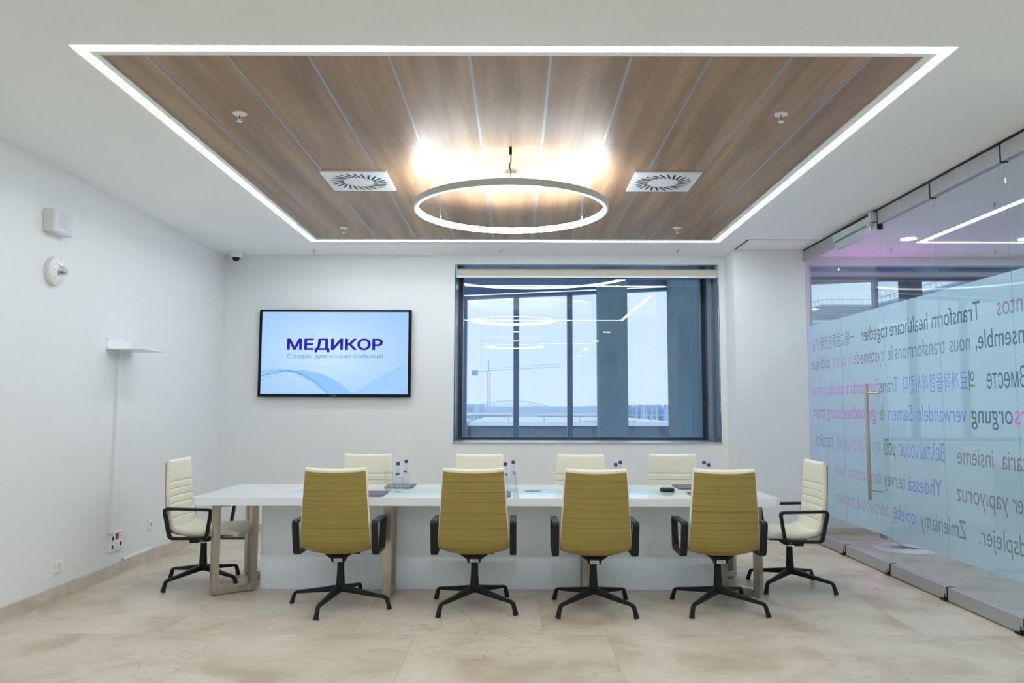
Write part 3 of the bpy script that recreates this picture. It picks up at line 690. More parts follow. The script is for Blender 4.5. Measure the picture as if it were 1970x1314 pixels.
# ------------------------------------------------------------------ atrium facade beyond the windows
YF = 12.6
w3 = sroot('window_3')
def beam_z(x): return 3.155 + (x + 0.93) * 0.0475
bm = BM(); prism(bm, [(-4, beam_z(-4)), (12, beam_z(12)), (12, beam_z(12) + .36), (-4, beam_z(-4) + .36)], YF - .08, YF + .08, 'y'); obj('transom', bm, M['facade'], w3)
bm = BM(); prism(bm, [(-4, beam_z(-4) + .045), (12, beam_z(12) + .045), (12, beam_z(12) + .06), (-4, beam_z(-4) + .06)], YF - .095, YF - .08, 'y'); obj('light_seam', bm, emis('bright_seam', (.9, .95, 1), 1.0), w3)
for x, wd in ((-0.83, .072), (0.0, .09), (0.862, .085), (1.56, .09), (3.8, .085), (5.815, .06), (7.6, .085), (-2.2, .085)):
    bm = BM(); box(bm, x - wd / 2, x + wd / 2, YF - .06, YF + .06, -4, 6.0); obj('mullion', bm, M['facade'], w3)
bm = BM(); box(bm, -4, 12, YF - .05, YF + .05, 0.35, 0.43); obj('bottom_rail', bm, M['facade'], w3)
xs = [-4, -2.2, -0.83, 0.0, 0.862, 1.56, 3.8, 5.815, 7.6, 12]
for a, b in zip(xs[:-1], xs[1:]):
    bm = BM(); box(bm, a + .02, b - .02, YF - .006, YF + .006, -1, 6.0); obj('pane', bm, M['facade_glass'], w3)
for x0, x1, y, name, lab, in ((1.267, 1.713, 12.0, 'column', 'square grey column standing beyond the middle of the window'),
                              (2.383, 2.87, 12.0, 'column', 'grey concrete column beyond the right edge of the window'),
                              (6.056, 6.281, 12.0, 'column', 'slim dark column seen through the glass wall')):
    bm = BM(); box(bm, x0, x1, y, y + 0.32, -4, 6.0, 0.01)
    tag(obj(name, bm, M['column'] if x0 < 5 else mat('dark_brown_column', (.06, .055, .07), .6)), lab, 'column', 'columns in the atrium')
# curved pendant in the atrium
t = thing('curved_light', 'big dark curved pendant with a glowing edge outside the window', 'lamp', (0.2, 10.55, 3.25))
def arc_strip(bm, r0, r1, z0, z1, a0, a1, n=48):
    rings = []
    for k in range(n + 1):
        a = math.radians(a0 + (a1 - a0) * k / n); c_, s_ = math.cos(a), math.sin(a)
        rings.append([(r0 * c_, r0 * s_, z0), (r1 * c_, r1 * s_, z0), (r1 * c_, r1 * s_, z1), (r0 * c_, r0 * s_, z1)])
    loft(bm, rings)
bm = BM(); arc_strip(bm, 1.44, 1.50, 0.02, 0.20, -22, 202); obj('housing', bm, M['facade'], t)
bm = BM(); arc_strip(bm, 1.445, 1.495, 0.0, 0.018, -22, 202); obj('led_edge', bm, M['arcled'], t)

# ------------------------------------------------------------------ outdoors
bm = BM(); box(bm, -400, 400, 14, 700, -4.5, -4.0); struct('ground', bm, M['snow'])
t = thing('low_building', 'long low dark glazed building with snow on its flat roof', 'building', (3, 40, -4))
bm = BM(); box(bm, -5.3, 5.5, 0, 22, 0, 4.50); obj('walls', bm, M['bldg'], t)
bm = BM(); box(bm, -5.4, 5.6, -0.2, 22, 4.50, 4.68); box(bm, 0.5, 3.2, 0.2, 3, 4.68, 4.80, .05); obj('snow_roof', bm, M['snow'], t)
bm = BM(); box(bm, -5.3, 5.5, -0.05, 0.0, 3.45, 3.86); obj('window_band', bm, M['bldgwin'], t)
for k in range(7): bm = BM(); box(bm, -5.2 + k * 1.6, -5.15 + k * 1.6, -0.08, -.05, 3.4, 4.5); obj('panel_joint', bm, M['facade'], t)
bm = BM()
for k in range(6): box(bm, -5.2 + k * 1.8, -5.15 + k * 1.8, -.1, -.06, 4.68, 5.05)
box(bm, -5.3, 5.5, -.1, -.06, 5.03, 5.08); obj('roof_railing', bm, M['crane'], t)
t = thing('white_annex', 'pale panelled annex wall at the left of the low building', 'building', (-6.9, 39, -4))
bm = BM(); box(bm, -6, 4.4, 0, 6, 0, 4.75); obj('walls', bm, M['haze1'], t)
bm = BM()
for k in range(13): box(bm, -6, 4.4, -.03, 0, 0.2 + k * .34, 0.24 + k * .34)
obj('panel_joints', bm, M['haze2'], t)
t = thing('terminal_building', 'pale haze-coloured hall with ribbon windows far behind the low building', 'building', (0, 120, -4))
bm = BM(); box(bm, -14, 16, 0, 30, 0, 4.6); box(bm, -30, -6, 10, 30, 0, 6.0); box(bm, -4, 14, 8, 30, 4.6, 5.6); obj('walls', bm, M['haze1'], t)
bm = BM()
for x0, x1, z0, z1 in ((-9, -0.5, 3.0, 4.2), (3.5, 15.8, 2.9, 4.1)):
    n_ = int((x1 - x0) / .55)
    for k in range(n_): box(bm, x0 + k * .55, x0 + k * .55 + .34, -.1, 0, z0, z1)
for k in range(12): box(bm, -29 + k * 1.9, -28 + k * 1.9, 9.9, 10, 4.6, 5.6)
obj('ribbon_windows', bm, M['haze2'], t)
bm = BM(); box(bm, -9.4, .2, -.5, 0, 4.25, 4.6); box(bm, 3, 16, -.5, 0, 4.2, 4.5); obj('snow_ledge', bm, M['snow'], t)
t = thing('arched_truss_roof', 'wide shallow arched lattice roof on the skyline', 'building', (-1, 200, -4))
bm = BM()
def arcz(u, h): return 5.2 + h * (1 - u * u)
N = 26; W_ = 10.5
top = [(W_ * (2 * i / N - 1), 0, arcz(2 * i / N - 1, 2.0)) for i in range(N + 1)]
bot = [(W_ * (2 * i / N - 1), 0, arcz(2 * i / N - 1, 0.9)) for i in range(N + 1)]
tube(bm, top, .09, n=5); tube(bm, bot, .07, n=5)
for i in range(N): tube(bm, [top[i], bot[i + 1]], .045, n=4); tube(bm, [bot[i], top[i + 1]], .045, n=4)
obj('lattice', bm, M['crane'], t)
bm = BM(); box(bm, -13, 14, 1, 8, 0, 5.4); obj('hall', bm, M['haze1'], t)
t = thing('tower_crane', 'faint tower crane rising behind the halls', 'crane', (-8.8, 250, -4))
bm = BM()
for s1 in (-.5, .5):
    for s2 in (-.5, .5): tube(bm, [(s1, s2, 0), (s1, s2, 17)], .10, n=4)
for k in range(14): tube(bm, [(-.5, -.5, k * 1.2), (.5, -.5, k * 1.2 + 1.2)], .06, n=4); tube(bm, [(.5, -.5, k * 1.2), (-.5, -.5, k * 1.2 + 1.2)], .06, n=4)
tube(bm, [(0, 0, 17), (0, 0, 20.5)], .16, n=4); obj('mast', bm, mat('hazed_red_mast', (.52, .48, .62), .7), t)  # red of the mast paled for distance haze
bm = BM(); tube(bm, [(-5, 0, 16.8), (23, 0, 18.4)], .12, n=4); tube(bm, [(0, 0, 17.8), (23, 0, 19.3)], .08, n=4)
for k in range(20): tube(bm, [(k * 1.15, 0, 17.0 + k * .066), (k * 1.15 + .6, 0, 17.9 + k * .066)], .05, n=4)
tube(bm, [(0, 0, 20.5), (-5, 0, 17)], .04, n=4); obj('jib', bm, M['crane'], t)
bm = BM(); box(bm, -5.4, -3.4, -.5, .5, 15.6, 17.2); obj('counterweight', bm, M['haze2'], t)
# forest on the horizon, its colour paled for haze
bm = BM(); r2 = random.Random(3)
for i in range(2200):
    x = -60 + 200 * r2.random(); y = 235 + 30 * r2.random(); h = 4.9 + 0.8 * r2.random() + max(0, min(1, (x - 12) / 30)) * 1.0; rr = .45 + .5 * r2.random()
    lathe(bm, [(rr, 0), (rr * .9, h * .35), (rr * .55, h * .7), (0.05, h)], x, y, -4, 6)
f = tag(obj('forest', bm, M['forest']), 'haze-coloured blue treeline along the horizon outside the window', 'forest'); f['kind'] = 'stuff'
# louvred building seen through the glass wall
t = thing('louvred_building', 'grey building with horizontal louvres and a roof railing, seen through the glass', 'building', (11.8, 30, -4))
LV = ((-.2, 4), (0, 0), (1.95, 0), (2.2, -8))
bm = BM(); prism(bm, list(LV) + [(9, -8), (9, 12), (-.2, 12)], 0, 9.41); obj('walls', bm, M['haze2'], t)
bm = BM()
for k in range(17):
    z = 7.7 + k * .10
    for (a, b) in zip(LV[:-1], LV[1:]):
        d = Vector((b[0] - a[0], b[1] - a[1])).normalized(); nn = Vector((d.y, -d.x)) * .05
        prism(bm, [a, b, (b[0] + nn.x, b[1] + nn.y), (a[0] + nn.x, a[1] + nn.y)], z, z + .055)
obj('louvres', bm, M['louvre'], t)
bm = BM()
for (a, b) in zip(LV[:-1], LV[1:]):
    tube(bm, [(*a, 9.60), (*b, 9.60)], .010, n=5); L_ = Vector((b[0] - a[0], b[1] - a[1])).length; n_ = max(2, int(L_ / .33))
    for k in range(n_ + 1): x = a[0] + (b[0] - a[0]) * k / n_; y = a[1] + (b[1] - a[1]) * k / n_; tube(bm, [(x, y, 9.41), (x, y, 9.60)], .008, n=4)
obj('roof_railing', bm, M['louvre'], t)
bm = BM(); box(bm, -.7, .8, -.9, -.06, 8.62, 8.70, .02); obj('snowy_canopy', bm, M['snow'], t)

# ------------------------------------------------------------------ glass partition with a door
TXT = [
 (2.035, [("juntos", 4.797, 5.191, 'v'), ("Transform healthcare together", 5.38, 7.261, 'd'), ("一緒に医療を改新する", 7.397, 8.444, 'g')]),
 (1.832, [("Ensemble,", 4.848, 5.452, 'd'), ("nous", 5.515, 5.775, 'g'), ("transformons", 5.838, 6.618, 'g'), ("le", 6.66, 6.744, 'g'), ("systèmede", 6.821, 7.43, 'v'), ("la", 7.482, 7.553, 'q'), ("santé", 7.601, 7.928, 'q'), ("publique", 8.002, 8.49, 'v')]),
 (1.555, [("Вместе", 4.925, 5.341, 'd'), ("의", 5.481, 5.55, 'd'), ("료개혁을함께시킨다", 5.569, 6.511, 'b'), ("T", 6.591, 6.655, 'b'), ("rans", 6.664, 6.932, 'g'), ("formando", 6.942, 7.521, 'p'), ("a", 7.564, 7.624, 'p'), ("saúde,", 7.697, 8.084, 'p'), ("juntos", 8.111, 8.512, 'q')]),
 (1.318, [("V", 4.751, 4.812, 'p'), ("ers", 4.817, 5.064, 'p'), ("orgung", 5.08, 5.541, 'd'), ("verwandeln", 5.603, 6.285, 'b'), ("Samen", 6.367, 6.777, 'b'), ("de", 6.847, 6.942, 'g'), ("gezondheidszorg", 7.012, 8.103, 'p'), ("tran", 8.171, 8.457, 'v')]),
 (1.02, [("sanit", 4.785, 5.0, 'v'), ("aria", 5.01, 5.218, 'v'), ("insieme", 5.309, 5.74, 'v'), ("Βελτιώνουμε", 5.912, 6.599, 'b'), ("μαζί", 6.68, 6.882, 'd'), ("την", 6.946, 7.103, 'q'), ("Υγειονομική", 7.192, 7.877, 'q'), ("περίθαλ", 7.98, 8.466, 'v')]),
 (0.752, [("er", 5.022, 5.128, 'g'), ("yapıyoruz", 5.174, 5.771, 'v'), ("Yhdessä", 5.97, 6.481, 'b'), ("te", 6.524, 6.632, 'b'), ("rvey", 6.665, 6.909, 'g'), ("denhuoltma", 6.948, 7.628, 'q'), ("keh", 7.724, 7.95, 'q')]),
 (0.487, [("dsplejer.", 5.013, 5.519, 'g'), ("Zmieniamy", 5.67, 6.312, 'g'), ("opiekę", 6.385, 6.76, 'b'), ("zdrowotną", 6.835, 7.469, 'q'), ("razem", 7.544, 7.933, 'q')])]
joints = [8.575, 7.69, 6.785, 5.90, 5.02, 4.125]
gl_labels = ['frosted glass wall panel beside the back pier', None, 'frosted glass wall panel next to the door handle side', 'frosted glass wall panel second from the right edge of the photo', 'frosted glass wall panel cut by the right edge of the photo']
panels = []
for i, (b, a) in enumerate(zip(joints[:-1], joints[1:])):
    yc = (a + b) / 2; h = (b - a) / 2 - 0.0025
    if i == 1: t = sroot('door_1', (XG, yc, 0))
    else: t = thing('glass_panel', gl_labels[i], 'glass panel', (XG, yc, 0), 0, 'panels of the glass wall')
    zlo, zhi = 0.10, 3.06
    bm = BM(); box(bm, 0.0, 0.010, -h, h, zlo, zhi, 0.0008, 1); obj('pane', bm, M['partition'], t)
    bm = BM(); box(bm, 0.0110, 0.0120, -h, h, 0.322, 2.308); obj('frosted_film', bm, M['film'], t)
    bm = BM(); box(bm, -0.018, 0.030, -h, h, 0.012, 0.108, 0.001); obj('bottom_rail', bm, M['rail'], t)
    if i == 1:
        bm = BM(); box(bm, -0.030, 0.030, -h, h, 2.990, 3.055, 0.001); obj('top_rail', bm, M['closer'], t)
        bm = BM(); box(bm, -0.060, 0.020, -h, h - .03, 3.062, 3.125, 0.002); obj('door_track', bm, M['closer'], t)
        bm = BM(); box(bm, -0.07, 0.0, -h + .005, -h + .06, 3.066, 3.15, .003); obj('closer_box', bm, M['alu'], t)
        bm = BM(); box(bm, -0.075, -0.032, -h + .03, -h + .09, 3.03, 3.06, .003); lathe(bm, [(.012, 2.985), (.012, 3.03)], -.05, -h + .06, 0, 12); obj('pivot_fitting', bm, M['alu'], t)
    else:
        bm = BM(); box(bm, -0.018, 0.030, -h, h, 3.035, 3.150, 0.001); obj('top_rail', bm, M['rail'], t)
    bm = BM(); box(bm, -0.020, 0.032, -h - .002, -h + .010, 0.006, 0.110); obj('end_cap', bm, M['black'], t)
    bm = BM(); box(bm, -0.020, 0.032, -h - .002, -h + .010, 2.99 if i == 1 else 3.03, 3.15); obj('end_cap', bm, M['black'], t)
    bm = BM(); box(bm, -0.034, -0.018, -h + .015, -h + .032, 0.006, 0.035); box(bm, -0.030, -0.018, -h + .05, -h + .09, 0.004, 0.016); lathe(bm, [(.004, .004), (.004, .06)], -.03, -h + .02, 0, 8); obj('floor_bolt', bm, M['blackmetal'], t)
    panels.append((a, b, yc, t))
# long handle on the door
dr = panels[1][3]; yc = panels[1][2]
hd = bm = BM(); lathe(bm, [(0.016, 0.615), (0.016, 1.64)], -0.075, 6.995 - yc, 0, 20); hd = obj('handle', bm, M['handle'], dr, 40)
for z in (0.70, 1.555):
    bm = BM(); tube(bm, [(-0.075, 6.995 - yc, z), (0.0, 6.93 - yc, z)], .0085, n=12); lathe(bm, [(.014, -.008), (.014, 0)], 0, 6.93 - yc, z, 14, 'x'); obj('handle_post', bm, M['handle'], hd, 40)
# lettering, mirrored as seen from this side; each glyph goes with the panel it sits on
buckets = {}
for base, segs in TXT:
    for body, y0, y1, col in segs:
        b, a_, c_ = text_bm(body); s = (y1 - y0) / (c_ - a_)
        cjk = ord(body[0]) > 0x2E80
        for v in b.verts: v.co = Vector((0.0105, y0 + (v.co.x - a_) * s, base + v.co.y * (0.165 if cjk else 0.19)))
        seen = set(); b.faces.ensure_lookup_table()
        for f0 in list(b.faces):
            if f0 in seen: continue
            st, isl = [f0], []; seen.add(f0)
            while st:
                f_ = st.pop(); isl.append(f_)
                for e_ in f_.edges:
                    for g_ in e_.link_faces:
                        if g_ not in seen: seen.add(g_); st.append(g_)
            my = sum(f_.calc_center_median().y for f_ in isl) / len(isl)
            k = next((k for k, (pa, pb, *_r) in enumerate(panels) if pa <= my <= pb), None)
            if k is None: continue
            tb = buckets.setdefault((k, col), bmesh.new()); vm = {}
            for f_ in isl:
                vv = []
                for v in f_.verts:
                    if v not in vm: vm[v] = tb.verts.new((v.co.x, v.co.y - panels[k][2], v.co.z))
                    vv.append(vm[v])
                try: tb.faces.new(vv)
                except ValueError: pass
        b.free()
for (k, col), tb in sorted(buckets.items()): obj('lettering', tb, CUTOUT[col], panels[k][3])
# track above the panels
bm = BM(); box(bm, XG - 0.012, XG + 0.036, 4.12, 8.58, 3.152, ZC); o = struct('trim_1', bm, M['black'])

# corridor behind the glass
def downlight(x, y, lab, m='lobbylamp', g='seen and added corridor downlights'):
    t = thing('downlight', lab, 'ceiling light', (x, y, ZC), 0, g)  # serves the two seen corridor lamps and all the added ones
    bm = BM(); lathe(bm, [(0.085, -0.004), (0.095, 0.0)], n=28); obj('trim_ring', bm, M['white'], t, 40)
    bm = BM(); lathe(bm, [(0.075, -0.006), (0.078, -0.004)], n=28); obj('diffuser', bm, M[m], t)
downlight(4.062, 7.995, 'round downlight seen through the glass above the door')
downlight(5.276, 7.982, 'round downlight seen through the glass at the right edge of the photo')
for k, (x, y) in enumerate(((4.06, 5.6), (5.28, 5.6), (6.5, 8.0), (6.5, 5.6), (4.06, 3.2), (5.28, 3.2), (6.5, 3.2))):  # out of view, added to brighten the corridor and film
    downlight(x, y, 'round added corridor downlight, ' + ('second', 'third', 'fourth', 'fifth', 'sixth', 'seventh', 'eighth')[k] + ' behind the glass wall')
for j, y in enumerate((1.3, -1.2, -3.7)):  # added lamps, fill light from the camera side
    for i, x in enumerate((-2.1, 0.0, 2.1)):
        downlight(x, y, ('left', 'middle', 'right')[i] + ' added downlight of the ' + ('first', 'second', 'third')[j] + ' row behind the camera', 'fill_lamp', 'added downlights behind the camera')
t = thing('added_magenta_tube', 'added magenta wall lamp with an uplight, behind the frosted glass', 'lamp', (4.05, YB, 0))  # hidden lamp added to give the pink corridor glow
bm = BM(); lathe(bm, [(.018, .85), (.022, .87), (.022, 2.15), (.018, 2.17)], 0, -.06, 0, 20); obj('added_light_tube', bm, M['magenta'], t, 40)
for z in (1.0, 1.9):
    bm = BM(); box(bm, -.012, .012, -.04, 0, z, z + .03); obj('wall_clip', bm, M['white'], t)
bm = BM(); lathe(bm, [(.03, 2.18), (.11, 2.26), (.115, 2.30), (.105, 2.30), (.10, 2.27)], 0, -.12, 0, 28); obj('uplight_bowl', bm, M['white'], t, 40)
bm = BM(); lathe(bm, [(.098, 2.272), (.098, 2.276)], 0, -.12, 0, 28); obj('added_uplight_lens', bm, emis('added_magenta_uplight', (0.95, 0.20, 0.92), 24.0), t)
t = thing('white_stand', 'white curved display stand on a floor plate behind the glass', 'display stand', (3.93, 8.05, 0))
bm = BM(); lathe(bm, [(0.30, 0.0), (0.30, 0.012), (0.29, 0.016)], n=40)
obj('floor_plate', bm, M['white'], t, 40)
bm = BM(); rings = []
for z, off in ((0.016, .36), (.022, .24), (.05, .11), (.10, .04), (.2, 0.0), (.5, -.02), (1.0, -.02)):
    rings.append([(-.17 + off, -.05, z), (-.13 + off, -.05, z), (-.13 + off, .16, z), (-.17 + off, .16, z)])
loft(bm, rings); obj('curved_upright', bm, M['white'], t, 30)
bm = BM()
for k in range(4): box(bm, -.20, -.186, -.03 + k * .045, -.015 + k * .045, .10, .6)
obj('grille_slots', bm, mat('slot_grey', (.4, .42, .45), .5), t)

# ------------------------------------------------------------------ conference table
TZT = 0.748
tb = thing('conference_table', 'long white gloss conference table with a pale blue centre strip', 'table', (-0.223, 6.41, 0))
hx, hy0, hy1, ch = 2.190, -0.525, 0.51, 0.035
pts = [(-hx + ch, hy0), (hx - ch, hy0), (hx, hy0 + ch), (hx, hy1 - ch), (hx - ch, hy1), (-hx + ch, hy1), (-hx, hy1 - ch), (-hx, hy0 + ch)]
bm = BM(); prism(bm, pts, TZT - 0.058, TZT, 'z', 0.0015); obj('tabletop', bm, M['lacquer'], tb)
bm = BM(); prism(bm, [(-1.56, -.20), (1.58, -.20), (1.545, 0.13), (-1.52, 0.13)], TZT, TZT + .0012); obj('glass_inlay', bm, M['inlay'], tb)
for x0, x1 in ((-1.78, -.755), (-.735, .75), (.77, 1.78)):
    bm = BM(); box(bm, x0, x1, -.135, .15, 0.0, TZT - .060, .002); obj('base_panel', bm, M['panel'], tb)
def legframe(p0, p1):
    a, b = Vector((*p0, 0)), Vector((*p1, 0)); d = (b - a).normalized(); L = (b - a).length; n_ = Vector((-d.y, d.x, 0))
    bm = BM(); w_, th = 0.05, 0.03
    def bar(u0, u1, z0, z1):
        vs_ = [bm.verts.new(a + d * u + n_ * s + Vector((0, 0, z))) for u in (u0, u1) for s in (-th, th) for z in (z0, z1)]
        for f in [(0, 1, 3, 2), (4, 6, 7, 5), (0, 4, 5, 1), (2, 3, 7, 6), (0, 2, 6, 4), (1, 5, 7, 3)]: bm.faces.new([vs_[i] for i in f])
    zt = TZT - .0585
    bar(0, w_, .008, zt); bar(L - w_, L, .008, zt); bar(w_, L - w_, .008, .058); bar(w_, L - w_, zt - .03, zt)
    lf = obj('leg_frame', bm, M['steel'], tb)
    bm = BM()
    for u in (.025, L - .025): p = a + d * u; lathe(bm, [(.018, 0), (.018, .008)], p.x, p.y, 0, 12)
    obj('glide', bm, M['rubber'], lf)
cx, cy = -.223, 6.41
legframe((-2.30 - cx, 6.045 - cy), (-2.035 - cx, 6.262 - cy)); legframe((-2.30 - cx, 6.85 - cy), (-2.035 - cx, 6.60 - cy))
legframe((1.85 - cx, 6.03 - cy), (1.60 - cx, 6.262 - cy)); legframe((1.85 - cx, 6.80 - cy), (1.62 - cx, 6.575 - cy))
for x in (-.965, .535):
    legframe((x - cx, (5.975 if x < 0 else 6.05) - cy), (x - cx, 6.268 - cy))
g = bm = BM(); lathe(bm, [(.064, TZT + .0012), (.066, TZT + .003), (.055, TZT + .004)], .135 - cx, 6.38 - cy, 0, 32); g = obj('cable_grommet', bm, mat('grey_blue_grommet', (.12, .16, .2), .35), tb, 40)

t = thing('speakerphone', 'black round conference puck on the pale blue table strip', 'speakerphone', (1.22, 6.40, TZT + .0012))
bm = BM(); lathe(bm, [(.052, 0), (.060, .006), (.060, .014), (.052, .026), (.045, .029)], n=32); obj('body', bm, M['black'], t, 40)
bm = BM(); lathe(bm, [(.040, .0292), (.038, .031)], n=32); obj('top_grille', bm, M['grey'], t, 40)

# folders
def pad(x0, x1, y0, y1, lab, first=[None]):
    loc = ((x0 + x1) / 2, (y0 + y1) / 2, TZT + .0013)
    if first[0]: return dup(first[0], loc, 0, lab)
    t = thing('folder', lab, 'folder', loc, 0, 'purple folders on the table'); first[0] = t
    bm = BM(); box(bm, -.115, .115, -.16, .16, 0.0005, .0025, .0005); box(bm, -.115, .115, -.16, .16, .0065, .009, .0008); obj('cover', bm, M['purple'], t)
    bm = BM(); box(bm, -.110, .110, -.155, .155, .0025, .0065); obj('paper', bm, M['white'], t)
pad(-1.24, -1.01, 5.985, 6.305, 'purple folder right of the leftmost front chair')
pad(-.27, -.04, 5.97, 6.28, 'purple folder just right of the second front chair from left')
pad(1.35, 1.58, 5.97, 6.27, 'purple folder mostly hidden by the rightmost front chair')
pad(-1.095, -.865, 6.585, 6.895, 'purple folder at the far edge behind the left bottles')
pad(1.352, 1.582, 6.56, 6.88, 'purple folder at the far edge behind the black puck')

# bottles
def bottle(x, y, lab, turn, first=[None]):
    if first[0]: return dup(first[0], (x, y, TZT + .0013), turn, lab)
    t = thing('water_bottle', lab, 'bottle', (x, y, TZT + .0013), turn, 'glass water bottles on the table'); first[0] = t
    prof = [(.026, .002), (.030, .006), (.030, .085), (.028, .105), (.021, .135), (.0145, .165), (.0125, .19), (.0125, .215)]
    bm = BM(); lathe(bm, prof, n=24); obj('glass_body', bm, M['bottle'], t, 50)
    bm = BM(); lathe(bm, [(.0235, .006), (.027, .009), (.027, .085), (.025, .104), (.0185, .134), (.013, .155)], n=20); obj('water', bm, M['water'], t, 50)
    bm = BM(); lathe(bm, [(.0148, .216), (.0148, .235), (.013, .238)], n=20); c_ = obj('cap', bm, M['cap'], t, 40)
    bm = BM(); lathe(bm, [(.0146, .211), (.0146, .216)], n=20); obj('cap_ring', bm, M['capring'], c_, 40)
    def patch(a0, a1, z0, z1, r0, r1, m, nm, n=10):
        bm = BM(); A = []
        for k in range(n + 1):
            a = a0 + (a1 - a0) * k / n; A.append((bm.verts.new((r0 * math.cos(a), r0 * math.sin(a), z0)), bm.verts.new((r1 * math.cos(a), r1 * math.sin(a), z1))))
        for p, q in zip(A[:-1], A[1:]): bm.faces.new((p[0], q[0], q[1], p[1]))
        return obj(nm, bm, m, t)
    lb = patch(-PI * .86, -PI * .14, .122, .150, .0250, .0182, M['labelpale'], 'neck_label')
    bm = BM(); A = []
    for k in range(9):
        a = -PI * .78 + PI * .56 * k / 8; d = .004 * math.sin(PI * k / 8); A.append((bm.verts.new((.0222 * math.cos(a), .0222 * math.sin(a), .1335 + d)), bm.verts.new((.0198 * math.cos(a), .0198 * math.sin(a), .1455 + d))))
    for p, q in zip(A[:-1], A[1:]): bm.faces.new((p[0], q[0], q[1], p[1]))
    obj('label_emblem', bm, M['labelblue'], lb)
    bm = BM()
    for (zc, r_) in ((.082, .008), (.050, .007)):
        A = []
        for k in range(14):
            a = 2 * PI * k / 14; u = -PI / 2 + r_ * math.cos(a) / .0305; A.append(bm.verts.new((.0305 * math.cos(u), .0305 * math.sin(u), zc + r_ * 1.2 * math.sin(a))))
        bm.faces.new(A)
    obj('body_emblems', bm, M['labelpale'], t)
bottle(-.936, 6.278, 'water bottle right of the leftmost front chair, nearer of the two', 0)
bottle(-.906, 6.535, 'water bottle behind its pair, right of the leftmost front chair', -.5)
bottle(-.085, 6.25, 'water bottle touching the right edge of the second front chair, nearer one', .6)
bottle(-.022, 6.455, 'water bottle with pale label, far one right of the second front chair', 2.2)
bottle(.783, 6.212, 'water bottle whose cap shows left above the third front chair', .3)
bottle(.854, 6.472, 'water bottle whose cap shows right above the third front chair', .2)
bottle(1.539, 6.471, 'water bottle whose cap shows left above the rightmost front chair', .1)
bottle(1.512, 6.213, 'water bottle whose cap shows right above the rightmost front chair', -.2)
def tumbler(x, y, lab, first=[None]):
    if first[0]: return dup(first[0], (x, y, TZT + .0013), .4, lab)
    t = thing('tumbler', lab, 'glass', (x, y, TZT + .0013), 0, 'water tumblers'); first[0] = t
    bm = BM(); lathe(bm, [(.0300, .0), (.0325, .004), (.034, .16), (.0325, .16), (.031, .012), (.002, .011)], n=28); obj('glass_body', bm, M['tumbler'], t, 40)
    bm = BM(); lathe(bm, [(.0285, .001), (.0290, .010)], n=24); obj('thick_base', bm, M['water'], t, 40)
tumbler(-1.022, 6.372, 'clear tall tumbler left of the left bottles')
tumbler(1.452, 6.40, 'clear tumbler peeking out left of the rightmost front chair')

# ------------------------------------------------------------------ chairs
def section(cy_, cz_, ty, tz, hw, h, sag, groove=0.0, n=36, p=0.42, lift=0.0):
    """closed rounded cross-section: width along x, thickness along the normal (front side = +normal)"""
    ny, nz = -tz, ty           # normal: for the back (tangent down) points forward
    ring = []
    for k in range(n):
        a = 2 * PI * k / n; c_, s_ = math.cos(a), math.sin(a)
        ex = math.copysign(abs(c_) ** p, c_) * hw
        en = math.copysign(abs(s_) ** p, s_) * h
        u = ex / hw
        off = sag * u * u
        zl = lift * u * u
        if s_ > 0.2: en -= groove * min(1, (s_ - .2) * 3)
        ring.append((ex, cy_ + ny * (en + off), cz_ + nz * (en + off) + zl))
    return ring
def resample(pts, step):
    P = [Vector(p) for p in pts]; out = []
    # catmull-rom through points, fine
    fine = []
    for i in range(len(P) - 1):
        p0, p1, p2, p3 = P[max(i - 1, 0)], P[i], P[i + 1], P[min(i + 2, len(P) - 1)]
        for k in range(20):
            t = k / 20
            fine.append(0.5 * ((2 * p1) + (-p0 + p2) * t + (2 * p0 - 5 * p1 + 4 * p2 - p3) * t * t + (-p0 + 3 * p1 - 3 * p2 + p3) * t ** 3))
    fine.append(P[-1]); L = [0]
    for a, b in zip(fine[:-1], fine[1:]): L.append(L[-1] + (b.yz - a.yz).length if False else L[-1] + ((b[1] - a[1]) ** 2 + (b[2] - a[2]) ** 2) ** .5)
    def at(s):
        s = max(0, min(L[-1], s))
        for i in range(len(L) - 1):
            if L[i + 1] >= s:
                t = (s - L[i]) / max(1e-9, L[i + 1] - L[i]); return fine[i].lerp(fine[i + 1], t)
        return fine[-1]
    return at, L[-1]
def pad_mesh(path, hfun, wfun, sagfun, grooves, rend, liftfun=lambda t: 0.0):
    at, L = resample(path, .01)
    S = set(); k = 0.0
    while k < L: S.add(round(k, 4)); k += 0.022
    S.add(L)
    for g in grooves:
        for d in (-.007, -.003, 0, .003, .007): S.add(g + d)
    for e in (.0, .08, .25, .5, .75, 1.0): S.add(rend * e); S.add(L - rend * e)
    S = sorted(s for s in S if 0 <= s <= L); rings = []
    last = -1
    for s in S:
        if s - last < 0.0012: continue
        last = s
        p = at(s); q0, q1 = at(max(0, s - .006)), at(min(L, s + .006)); ty, tz = q1[1] - q0[1], q1[2] - q0[2]; l_ = math.hypot(ty, tz); ty /= l_; tz /= l_
        e = min(s, L - s) / rend; f = 1.0 if e >= 1 else math.sqrt(max(0.02, 1 - (1 - e) ** 2))
        wf = 1.0 if e >= 1 else 0.965 + 0.035 * f
        g = max([max(0, 1 - abs(s - gg) / .006) for gg in grooves] + [0]) * .0055
        rings.append(section(p[1], p[2], ty, tz, wfun(s / L) * wf, hfun(s / L) * f, sagfun(s / L), g, lift=liftfun(s / L)))
    bm = BM(); loft(bm, rings); return bm, at, L
BACK = [(0, -.2585, .992), (0, -.256, .90), (0, -.250, .78), (0, -.240, .66), (0, -.226, .56), (0, -.208, .49), (0, -.180, .435)]
